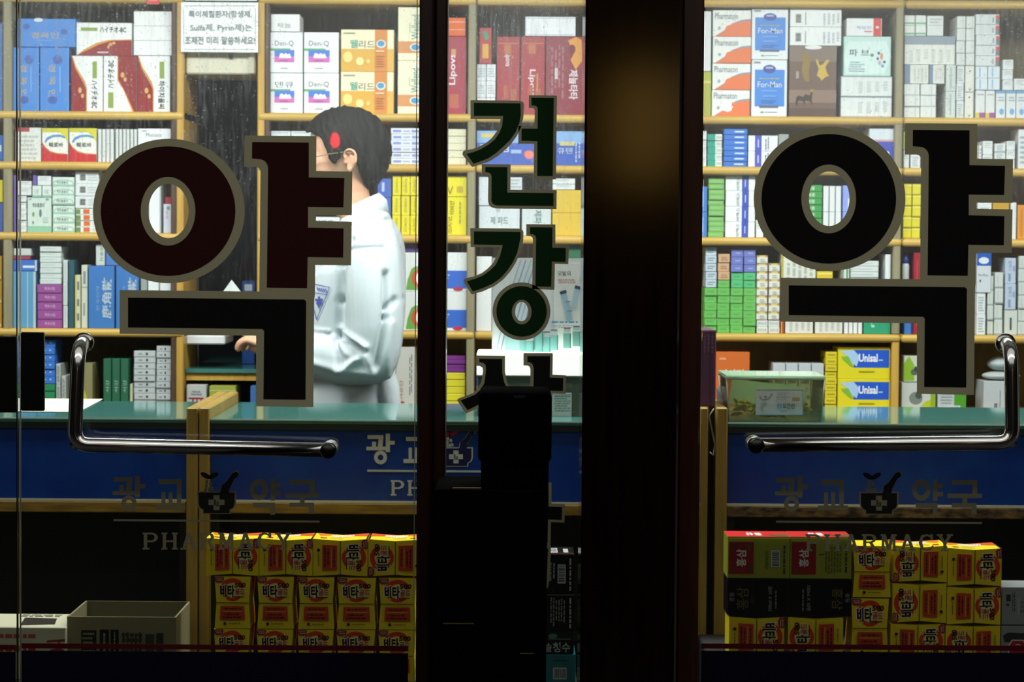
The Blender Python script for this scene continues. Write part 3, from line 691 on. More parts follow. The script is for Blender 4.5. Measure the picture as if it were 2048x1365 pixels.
S = {
 'blueH': ('3d86d8', [('T', '경옥인', .22, .48, .70, .70, 'b9a878', 0, .01), ('E', .14, .28, .06, .10, '3a5cae'), ('E', .80, .46, .06, .10, '3a5cae'), ('R', .3, .76, .62, .78, '86b4e6'), ('E', .35, .05, .08, .07, 'd6e6f4')]),
 'blueV': ('3d86d8', [('T', '경 옥 인', .30, .26, .54, .78, 'b9a878', 90, .01), ('E', .62, .19, .17, .07, '3a5cae'), ('E', .44, .82, .17, .06, '3a5cae'), ('R', .68, .3, .72, .7, '7fb0e6'), ('R', .97, 0, 1, 1, '6aa8ea')]),
 'hiH': hi('ハイチオ-BC', 0, 0), 'hiR': hi('ハイチオ-BC', 1, False), 'hiL': hi('ハイチオ-BC', 1, True), 'hiK': hi('하이치올씨', 1, False),
 'wht': (W, [('R', .08, .46, .24, .52, 'b8c4d0')]), 'whtline': (W, [('R', 0, .96, 1, 1, 'b4bcc0')]), 'whtext': (W, [('T', '제놀', .2, .5, .7, .8, '7c868c')]),
 'denq': denq('Den-Q'), 'denk': denq('덴큐'), 'well': WELL, 'wellv': WELLV,
 'orange': ('e2662c', [('R', 0, .2, 1, .26, 'f0b48c'), ('R', 0, .62, 1, .68, 'eda47c')]),
 'redA': ('ab3a4c', [('T', 'Lipovs', .28, .22, .62, .62, 'f0e6e8', -90, .02), ('R', .3, .74, .7, .92, 'b8624c'), ('R', .36, .16, .56, .24, 'cc9c70')]),
 'redslim': ('b0343a', [('P', [(.2, .1), (.6, .1), (.8, .3), (.5, .35)], '3f9468'), ('R', .25, .45, .75, .85, 'd8a83c')]),
 'redB': REDV('Lipova', .2, .38, 90), 'redC': REDV('Lipova', .42, .80, 90),
 'redD': ('8c2f3e', [('P', [(.58, .05), (.8, 0), (.95, .04), (.98, .3), (.8, .42), (.66, .3), (.76, .2)], 'e09a3c'), ('E', .70, .16, .09, .06, '7c2230'), ('T', '제놀타타', .62, .42, .86, .80, 'efe0e2', 90, .02), ('L', .12, .1, .5, .8, 4, 'a86a70', 90), ('R', .24, .4, .32, .54, 'd8c4c8')]),
 'silverflat': ('eceff2', [('R', .02, .06, .98, .10, 'b4bcc4'), ('R', .02, .9, .98, .94, 'c0c8d0')]),
 'cellwht': ('dde1e4', [('R', .46, 0, .5, 1, 'b4bcc0'), ('L', .1, .2, .9, .8, 4, 'aab2b8')]),
 # second shelf
 'grid': ('dcdfd8', [('R', .0, .0, .55, .12, 'a8403c'), ('L', .1, .2, .9, .95, 6, 'b8bcb4')]),
 'slimcol': ('d9dddc', [('R', .96, 0, 1, 1, 'a8adac'), ('R', .3, .1, .36, .9, 'bcc2c0')]),
 'hwe': ('e9eae0', [('R', 0, 0, 1, .12, 'c9c432'), ('P', [(.55, 0), (1, 0), (1, .42), (.9, .28), (.75, .16)], 'd4cc2a'), ('P', [(0, .40), (.12, .55), (.32, .68), (.6, .74), (1, .76), (1, 1), (0, 1)], 'cf7a2a'), ('P', [(0, .44), (.12, .59), (.32, .72), (.6, .77), (1, .78), (1, 1), (0, 1)], 'c3262a'), ('P', [(.1, .40), (.2, .27), (.42, .2), (.7, .19), (.9, .24), (.9, .3), (.7, .25), (.44, .26), (.24, .34), (.14, .44)], '5a93c8'), ('T', '훼로바', .26, .42, .82, .56, '2c3438', 0, .01)]),
 'muco': ('e6eaec', [('T', 'Mucosta', .25, .13, .72, .24, '5c6468'), ('R', .12, .06, .26, .085, '8a9296')]),
 'cells': ('d4dadb', [('R', .1, .1, .9, .2, 'b2bac0'), ('R', .1, .5, .9, .62, 'b8c0c4')]),
 'printW': ('dbdfea', [('R', .06, .3, .3, .7, '8a96c8'), ('R', .62, .3, .84, .7, '8a96c8'), ('R', .36, .4, .56, .6, 'a8b0c0')]),
 'cream': ('ded9bc', [('R', 0, .92, 1, 1, 'b8b494')]),
 'blueW': ('3f5fb8', [('R', 0, 0, 1, .35, '86aede'), ('R', .04, .08, .3, .2, 'd0c068'), ('T', '코엔자임', .02, .38, .3, .62, 'd6def0', 0, .01), ('E', .49, .68, .045, .12, 'e07a6c'), ('R', .5, .06, .75, .16, 'b8d4ec'), ('R', .78, .3, .92, .42, 'c8c088'), ('T', '큐텐', .76, .48, .90, .66, 'ccd8ee'), ('R', .32, .55, .42, .66, '9cb4e0'), ('L', .92, .3, .98, .9, 2, 'b0c0e4', 90)]),
 'tealW': ('dfe3dc', [('R', 0, 0, .52, 1, '2f9d86'), ('R', .6, .3, .95, .7, 'b8c4bc')]),
 'blueflat': ('2f74d0', [('R', .46, .38, .86, .62, 'dfe9f4'), ('R', 0, .92, 1, 1, '255cae')]),
 'indW': ('e6eaee', [('R', .22, 0, .45, 1, '4a52b8'), ('R', .31, .25, .36, .75, 'b8bce6'), ('L', .55, .1, .72, .95, 2, '6c7480', -90)]),
 'indR': ('e8ece9', [('R', .55, 0, .78, 1, '3a50b4'), ('R', .645, .25, .68, .75, 'bcc6ea'), ('T', '비맥스', .36, .1, .48, .92, '6a727a', -90)]),
 'pinkblue': ('d2dde4', [('R', 0, .28, 1, .33, 'd89a94'), ('R', 0, .33, 1, 1, '3848b4'), ('E', .74, .68, .1, .11, 'eef2fa')]),
 'ygreen': ('aebb3a', []), 'smallW': ('e0e5e4', [('R', .1, .45, .9, .5, 'bcc4c4'), ('L', .15, .1, .85, .4, 2, 'b0b8b8')]),
 'txtW': ('dde3e3', [('L', .15, .15, .85, .9, 6, '8fa2a6')]),
 # third shelf
 'greensm': ('d9e4dc', [('T', '니스탑', .2, .3, .7, .7, '5c6c66'), ('R', 0, .82, 1, 1, '8fc2a8')]),
 'greenlong': ('d6e2da', [('P', [(0, .75), (.1, .4), (.5, .22), (.9, .4), (1, .75), (1, 1), (0, 1)], '9cc9b0'), ('P', [(.04, .8), (.14, .5), (.5, .34), (.86, .5), (.96, .8)], 'd9e6dd'), ('T', '케토톱플라', .18, .42, .72, .74, '4a5a56', 0, .01)]),
 'greenbig': ('cfdfd4', [('R', 0, .82, 1, 1, '8dc3a6'), ('T', '케토톱플라', .2, .16, .72, .28, '3c4846', 0, .01), ('E', .25, .48, .05, .07, '7ea04e'), ('E', .55, .45, .05, .12, '6a7a74'), ('E', .24, .72, .025, .05, '5a6a64'), ('R', .68, .56, .86, .72, 'b4ccc0'), ('R', .08, .03, .16, .06, '6aa07c'), ('R', .78, .02, .9, .07, '8a9a94')]),
 'barW': ('dde2e1', [('B', .18, .2, .46, .75, 90), ('L', .54, .2, .95, .8, 3, 'b8c0c0')]),
 'ogW': ('e2e6e2', [('R', 0, .1, .2, .9, '6c8a4e'), ('R', .32, .1, .58, .85, 'd9692c'), ('L', .66, .2, .96, .8, 2, 'b8c4c0')]),
 'lilac': ('6a5aa8', []), 'tallW': ('e4e9e9', [('R', .9, 0, 1, 1, 'b4bcbc')]), 'lilR': ('ccd0dc', [('T', '우황청', .3, .08, .6, .5, 'c05050', 90), ('R', .5, .08, .8, .2, '70946c')]),
 'blueV2': ('4a66b8', [('R', .3, .2, .5, .7, 'b4c0e2')]),
 'yel': ('e3d62c', [('T', '이비안', .32, .14, .66, .86, '8a7a22', 90, .01)]),
 'yelA': ('e6da2e', [('T', 'IV', .1, .5, .45, .9, '8a6a20', 0), ('R', .6, .5, .85, .8, 'c4a83c')]),
 'yelB': ('e6da2e', [('T', 'IBIANE', .16, .5, .4, .95, '9a6a2a', -90), ('T', '이비안', .3, .1, .5, .46, '3c3c1c', -90, .01), ('L', .66, .1, .8, .7, 1, 'a8a040', -90)]),
 'ft': ('ccd5d8', [('T', '제 파드', .28, .36, .72, .62, '55706c', 0, .01), ('R', .42, .08, .52, .2, 'aab4bc')]), 'ftv': ('c8d2d4', [('T', '제파드', .42, .06, .68, .8, '4a6a62', 90, .01)]),
 'ftp': ('ccd3d8', [('L', .7, .05, .98, .4, 3, 'a0aab0')]), 'gold': ('d8b743', [('R', 0, .96, 1, 1, 'b8962c')]), 'golds': ('c99a2a', [('R', .1, .82, .9, .95, 'e8dca0')]), 'org': ('dd922c', [('R', .25, .1, .4, .9, 'c88020')]),
 'greenfl': ('7fb765', [('R', 0, .9, 1, 1, '5f9a4c'), ('L', .1, .3, .9, .7, 1, '9ccf84')]),
 'greenT': ('3f9a4a', [('T', '쎄롱', .2, .2, .62, .8, 'cfe6cc', 0, .01)]), 'thinW': ('dfe3e3', [('R', .94, 0, 1, 1, '9aa4a4')]), 'lilB': ('8ea2e6', [('R', .4, .5, .6, .9, 'dde4fa')]),
 'blueslim': ('4d7fc8', [('R', .3, .2, .6, .8, '7ea4da')]),
 # fourth shelf
 'bluedark': ('3a70c4', [('R', .4, .5, .9, .72, 'd4e0ec'), ('R', .92, 0, 1, 1, 'c0ccd4')]), 'redflat': ('a03c4c', []), 'paleflat': ('c8cfca', []),
 'skyV': ('5e9cc0', [('R', .2, 0, .3, 1, '8fb4c6'), ('R', .62, 0, .66, 1, 'b4c8d0'), ('R', .9, 0, 1, 1, 'b8c8cc')]),
 'flatW': ('d3ddd9', [('R', 0, .88, 1, 1, 'a6b4b0'), ('R', .1, .35, .7, .45, 'bccac4')]),
 'purp': ('9a5296', [('T', '백초시럽', .3, .3, .72, .66, 'cdb4cc', 0, .01), ('R', 0, .9, 1, 1, '7c3c78')]),
 'slimW': ('cfd9d4', [('R', .4, .1, .6, .9, 'b0bcb8')]), 'tealdk': ('2f5a68', []),
 'yelcol': ('cdcfb0', [('R', 0, 0, .25, 1, 'c4b944'), ('R', .4, .12, .8, .28, '7c7c80'), ('R', .4, .45, .8, .58, '7c7c80'), ('R', .4, .72, .8, .85, '7c7c80')]), 'whtcol': ('cfd2bc', [('R', .3, .1, .7, .3, '8a8c84'), ('R', .3, .6, .6, .8, '9a9c90'), ('R', 0, .34, 1, .36, 'a8aa98')]),
 'deer': ('3f78bc', [('T', '鹿角散', .52, .18, .90, .84, 'b4c4cc', -90, .02), ('T', '한국신약', .30, .32, .42, .72, '8cb0cc', -90)]),
 'darkW': ('c4cfca', [('T', '우루사', .45, .1, .85, .8, '4a5450', 90)]), 'plainblue': ('4a7ac0', []), 'greyflat': ('9aa29c', []),
 'crescent': ('d8ddd8', [('P', [(.5, .42), (.62, .36), (.85, .34), (.85, .96), (.3, .96), (.36, .7)], '6aa04a'), ('E', .86, .66, .36, .25, 'c85a34'), ('E', .96, .66, .30, .20, 'd8ddd8'), ('R', 0, .08, .24, .12, '8a9290'), ('L', .78, .56, .98, .8, 3, '98a09c')]), 'purpdk': ('54407a', []),
 'blueband': ('dfe3e2', [('R', 0, .46, 1, .92, '3968c8'), ('E', .64, .93, .2, .055, 'b4384c'), ('R', .08, .56, .3, .6, '9ab4e0'), ('R', .08, .64, .24, .67, '9ab4e0')]), 'plainW4': ('dde0de', []),
 'paleblue': ('bccbd4', [('L', .15, .2, .85, .75, 2, '6c7c88')]), 'tan': ('c9a27c', [('L', .2, .3, .85, .8, 2, '8c6848')]), 'periw': ('6d79bc', [('L', .35, .3, .8, .7, 1, '9ca6da'), ('R', 0, .94, 1, 1, '525ea0')]),
 'mint': ('58b877', [('L', .2, .4, .8, .7, 1, '3f9460'), ('R', 0, .94, 1, 1, '429a60')]), 'grn': ('6cb85a', [('L', .2, .35, .8, .65, 1, '4f9a44'), ('R', 0, .93, 1, 1, '4f9a44'), ('R', 0, .1, 1, .16, '84c872')]),
 'ywc': ('dcdcd0', [('R', 0, 0, 1, .2, 'dcc95a'), ('R', 0, 0, .2, .2, 'b88848'), ('R', .8, 0, 1, .2, 'b88848'), ('L', .3, .4, .8, .9, 2, 'a0a49c')]), 'wtx': ('d6dad2', [('T', '트라스트', .12, .3, .9, .75, '6a706c')]),
 'linesW': ('dadccf', [('R', 0, 0, .06, 1, 'b4a83c'), ('L', .12, .1, .95, .7, 5, 'b0b4a8', 90), ('R', .06, .82, 1, .84, 'c4c8b8')]), 'yel4': ('d9bf2a', [('R', .06, .06, .94, .12, 'efe07a')]), 'wgreen': ('d6e0d6', [('R', .4, .1, .8, .8, '5f9f6c')]), 'flat5': ('d4dbd6', [('R', 0, .86, 1, 1, 'a2aca6'), ('R', 0, .35, .8, .5, 'bccad0')]),
 'redorange': ('b04a2c', [('R', 0, 0, .3, 1, 'd8a83c')]), 'lnW': ('d6d8d0', [('L', .1, .1, .95, .9, 4, 'b4b8b0', 90)]), 'emer': ('2f9a72', [('T', '원', .26, .1, .4, .8, 'b0d8c6', 0, .01), ('L', .5, .2, .95, .7, 2, '60b894')]), 'blue4': ('3f78c0', [('R', .78, 0, 1, 1, '243c70')]), 'red4': ('a02030', [('R', .3, .1, .4, .9, 'c04450')]),
 'bluetop': ('ccd4d8', [('R', 0, 0, 1, .32, '1f57b0'), ('E', .48, .19, .36, .085, 'd8e4ec'), ('T', 'Re-Plus', .12, .52, .78, .58, '788490'), ('E', .24, .70, .05, .035, '3c4448')]), 'rowW': ('cbd2cc', [('R', 0, .9, 1, 1, '9aa49e'), ('R', .3, .2, .36, .8, 'b0b8b2')]), 'pblueV': ('b9c6d4', [('T', '알레그', .3, .1, .6, .5, '5c78b0', 90), ('R', .7, .3, .9, .5, '8ca0c4'), ('R', .3, .6, .5, .9, '7c94bc')]), 'blk1': ('ccd2ca', [('R', .4, .3, .56, .8, '4a504c')]),
 # lowest shelf
 'khaki': ('8f8a5c', [('E', .35, .82, .3, .2, 'c9bc2c')]), 'bookgrn': ('2f6a4c', [('T', '서강', .3, .45, .75, .72, 'a4c8b0', -90), ('R', .94, 0, 1, 1, '1f4a34')]), 'bluetick': ('3c78cc', [('R', .05, .35, .5, .5, 'b4ccec'), ('R', .7, .3, .8, .5, 'b4ccec')]), 'grntick': ('2f8a5a', [('R', .05, .4, .4, .6, 'b0d8c4')]), 'whtick': ('c2c9c8', [('R', .2, .45, .4, .6, '6a7074'), ('R', .56, .3, .66, .7, '3f464a'), ('R', 0, .9, 1, 1, '8e9694')]), 'bartxt': ('b9c0bc', [('L', .2, .1, .8, .9, 4, '5c6462', -90)]), 'creamy': ('c4c8a8', []),
 'tbd': ('c4c8c6', [('R', .1, .6, .86, .68, '9c2c34'), ('R', .28, .6, .36, 1, '9c2c34'), ('R', .5, .6, .56, 1, '9c2c34'), ('R', .7, .6, .76, 1, '9c2c34'), ('L', .2, .25, .8, .5, 2, '8a9090')]), 'ygr': ('a9b04a', [('R', 0, .2, 1, .26, 'c8cc74')]), 'bigbeige': ('c9c9bf', [('L', .7, .1, .86, .8, 2, '6a6a64', -90), ('T', '고려은단', .28, .55, .44, .97, 'b8604c', -90), ('R', .3, .9, .5, .97, 'b04030')]), 'magflat': ('7a3484', [('R', 0, .88, 1, 1, '541c5c')]), 'yelflat': ('ded32e', [('R', 0, .9, 1, 1, 'a89c1c'), ('R', 0, .1, 1, .2, 'eee662')]),
 'visi': ('cf6a2c', [('T', '비시틱', .12, .30, .82, .52, 'ecd6c4', 0, .02), ('R', .1, .1, .3, .14, 'e09a6c')]), 'w4': ('bcc4c6', [('L', .15, .3, .9, .8, 3, '5c6468')]), 'yelbook': ('d6c62c', [('R', .15, .35, .85, .6, 'a89a24')]), 'unisal': ('ddd024', [('R', .3, .08, .98, .64, '2458c4'), ('P', [(.04, .12), (.3, .08), (.42, .3), (.36, .6), (.28, .5), (.2, .3)], 'a8c8e4'), ('P', [(.06, .30), (.2, .28), (.3, .62), (.24, .6), (.1, .4)], '7fb43c'), ('T', 'Unisal', .40, .20, .76, .46, 'e8eef4', 0, .03), ('R', .78, .38, .86, .42, 'b4c8e8'), ('R', .4, .74, .7, .78, 'a89c24')]),
 'leafW': ('c6cbbc', [('P', [(0, .3), (.3, .0), (.62, .35), (.62, .95), (0, .95)], '8ab42c'), ('E', .62, .62, .22, .12, '5c645c'), ('E', .7, .5, .1, .1, '3c443c')]), 'leafW2': ('c4cac0', [('E', .42, .55, .2, .22, '7c847c'), ('E', .5, .45, .1, .12, '4c544c'), ('P', [(.45, 1), (.7, .66), (.86, .6), (.86, 1)], 'b4c02c'), ('R', .86, .1, 1, 1, '8fae24')]), 'whtgrn': ('bcc4c4', [('R', .58, .05, 1, 1, '4f9a2c'), ('R', .35, .75, .8, .98, 'ccd4d4'), ('T', 'MAGO', .4, .8, .76, .94, '4a5250'), ('L', .08, .2, .5, .7, 4, '9aa4a4')]), 'totew': ('bcc2c2', [('R', .48, .3, .5, .95, '6a7072'), ('R', .74, .05, .76, .95, '2c3234'), ('P', [(.72, .95), (.75, .84), (.79, .95)], '1c2022'), ('B', .3, .7, .42, .98, 90)]),
 'pharm1': ('e9ebe6', [('P', [(.06, .98), (.3, .76), (.5, .5), (.75, .36), (1, .32), (1, .40), (.75, .44), (.55, .56), (.36, .8)], '8a96a8'), ('P', [(.04, 1), (.3, .8), (.36, .6), (.6, .48), (.8, .41), (1, .39), (1, 1)], 'e5743c'), ('T', 'Pharmaton', .05, .10, .66, .34, '5f6c76'), ('E', .17, .68, .04, .07, 'a8aeb0'), ('R', .2, .98, 1, 1, 'b85a2c')]),
 'forman': ('e6eaec', [('R', .09, .17, .93, .82, '3f86da'), ('E', .50, .16, .18, .075, '3c4a98'), ('R', .40, .12, .6, .155, 'a4b4dc'), ('T', 'For-Man', .17, .38, .85, .485, 'd0dae4', 0, .01), ('L', .2, .31, .84, .35, 1, 'a9b070'), ('R', .22, .80, .76, .845, '5a6680'), ('R', .28, .54, .72, .555, '86b4e6'), ('R', .32, .63, .68, .65, '7cacdf'), ('L', .25, .7, .7, .77, 2, '3a70b8'), ('E', .3, .92, .05, .014, '7cae6c'), ('R', .38, .91, .72, .925, 'b4c0c0'), ('R', .06, .03, .24, .055, '8a949a')]),
 'barlong': ('eaedec', [('B', .10, .3, .22, .8, 90), ('R', .29, .22, .31, .9, '9aa2a4'), ('L', .62, .25, .98, .9, 4, 'b8c0c2', 90)]), 'brown': ('6d5446', [('R', 0, 0, 1, .22, '7e6c60'), ('R', 0, .62, 1, .8, '8c7060'), ('R', 0, .88, 1, 1, '5a4034'), ('P', [(.27, .1), (.42, .1), (.44, .24), (.41, .36), (.43, .5), (.33, .5), (.26, .36), (.28, .24)], '8c7228'), ('P', [(.58, .42), (.62, .32), (.57, .24), (.56, .18), (.6, .2), (.64, .27), (.68, .27), (.74, .23), (.79, .19), (.85, .2), (.8, .25), (.76, .3), (.8, .38), (.84, .42), (.76, .44), (.68, .49), (.64, .44)], 'c9a840'), ('P', [(.14, .84), (.15, .73), (.2, .7), (.3, .72), (.34, .68), (.44, .7), (.46, .63), (.52, .64), (.48, .7), (.48, .78), (.5, .84), (.46, .8), (.44, .78), (.34, .77), (.33, .84), (.3, .78), (.2, .77), (.16, .84)], '3c2a20'), ('P', [(.44, .64), (.46, .6), (.5, .62), (.54, .6), (.5, .66)], 'a8862c'), ('R', .14, .36, .2, .46, 'a49a94'), ('E', .5, .02, .18, .03, 'e6e6e4')]),
 'pabu': ('bfe0d6', [('P', [(.1, .12), (.9, .12), (1, .5), (.85, .95), (.05, .95), (0, .5)], 'd6ebe6'), ('T', '파 브', .11, .32, .54, .50, '34464c', 0, .01), ('E', .60, .47, .04, .04, '6a7c80'), ('E', .80, .5, .03, .09, 'd98a5a'), ('E', .74, .42, .03, .04, '46607c'), ('E', .72, .56, .025, .04, '46607c'), ('E', .86, .64, .03, .03, '2c3c5c'), ('E', .82, .74, .03, .04, '7a9cc8'), ('E', .76, .66, .03, .05, 'c8a0c0'), ('L', .1, .62, .44, .9, 5, 'a8c0bc')]), 'wred': ('e8eaea', [('R', .76, 0, .98, 1, 'cf3c30'), ('E', .87, .5, .05, .07, 'f0dcd8'), ('T', '게보린', .26, .42, .70, .62, '7c98c8'), ('R', .5, .7, .72, .78, 'd88a80')]), 'rimW': ('a8b2b6', [('R', .01, .05, .99, .95, 'dde2e0'), ('L', .3, .2, .95, .8, 4, 'c0c8c6', 90)]),
 'grnstrip': ('e3e8e2', [('R', 0, .7, 1, .86, '6fb27e')]), 'bigwhite': ('e6e7de', [('R', 0, 0, 1, .30, '8e9aa8'), ('L', .05, .45, .95, .95, 6, 'd0d2ca', 90)]), 'bluew2': ('e0e2da', [('R', 0, 0, .22, 1, '7488a4'), ('L', .35, .1, .95, .9, 4, 'c4c6be', 90)]), 'stW': ('dde2de', [('R', 0, .94, 1, 1, 'b0b8b4'), ('R', .7, .1, .74, .9, 'b8c0bc')]), 'redend': ('d9e0e0', [('R', .84, .1, 1, .5, 'c8444c'), ('R', .84, .5, 1, .95, '6c7a78'), ('R', .7, .3, .76, .8, '98a2a2')]), 'bl2': ('dbe5ea', [('R', .3, .1, .42, .9, '8fb8d8'), ('R', 0, .95, 1, 1, 'a8b4ba')]), 'pury': ('dfe3e2', [('R', .0, .8, .4, 1, 'd8c83c'), ('R', .4, .8, 1, 1, '9c4c9c'), ('L', .15, .1, .85, .2, 1, 'a8b0b0')]), 'vgrn': ('e3e4da', [('P', [(.3, .82), (.5, .9), (.75, .82), (.5, .97)], '3c8a5c'), ('E', .5, .2, .12, .03, '6c6c66')]), 'circ': ('dce3e4', [('R', 0, 0, 1, .1, '6aa0cc'), ('E', .6, .76, .25, .11, '6fa8dc'), ('L', .2, .2, .9, .4, 2, 'a0aab0')]),
}
_CM = {}
def carton_mesh(w, h, d, style):
    k = (style, round(w * 1000), round(h * 1000), round(d * 1000))
    if k not in _CM:
        base, items = S[style]
        q = MB(); q.box((-w / 2, 0, 0), (w / 2, d, h), mat(base), 0.0012)
        prints(q, items, lambda u, v, L: (-w / 2 + u * w, -0.0003 * (L + 1), h - v * h))
        _CM[k] = q.mesh(style)
    return _CM[k]
ORD = ['topmost', 'second from top', 'third from top', 'fourth from top', 'fifth from top', 'sixth from top', 'seventh from top', 'eighth from top', 'ninth from top', 'tenth from top', 'eleventh from top']
NTH = ['first column', 'second column', 'third column', 'fourth column', 'fifth column', 'sixth column', 'seventh column', 'eighth column']
NBOX = [0]
def boxes(row, yf=None, snap=True):
    """(x0, y0, x1, y1, columns, rows, style, name, label, shelf, depth, group): boxes filling a photo rectangle on a shelf"""
    x0, y0, x1, y1, nx, ny, style, name, label, shelf = row[:10]
    depth = row[10] if len(row) > 10 else 0.13
    yf = YS + 0.012 if yf is None else yf
    a, b = at(x0, (y0 + y1) / 2, yf), at(x1, (y0 + y1) / 2, yf)
    zt = at((x0 + x1) / 2, y0, yf).z
    zb = ZSH[shelf] if shelf else at((x0 + x1) / 2, y1, yf).z
    w = (b.x - a.x) / nx; h = (zt - zb) / ny
    for i in range(nx):
        for j in range(ny):
            jx = (RND.random() - .5) * (0.0016 if ny > 2 else 0.0004)
            jy = RND.random() * 0.006
            lab = label
            if ny > 1: lab += ', ' + ('upper' if ny == 2 and j == 0 else 'lower' if ny == 2 else 'bottom one' if j == ny - 1 else ORD[j])
            if nx > 1: lab += ', ' + (NTH[i] if ny > 1 or nx > 1 else '')
            o = bpy.data.objects.new(name, carton_mesh(w - 0.0022, h - 0.0005, depth, style)); COL.objects.link(o)
            o.location = (a.x + (i + .5) * w + jx, yf + jy, zb + (ny - 1 - j) * h)
            tag(o, lab, 'box', label if nx * ny > 1 else None)
            NBOX[0] += 1
mb_, fb_, ct_ = 'medicine_box', 'flat_medicine_box', 'medicine_carton'
P_ = 'beside the recess'
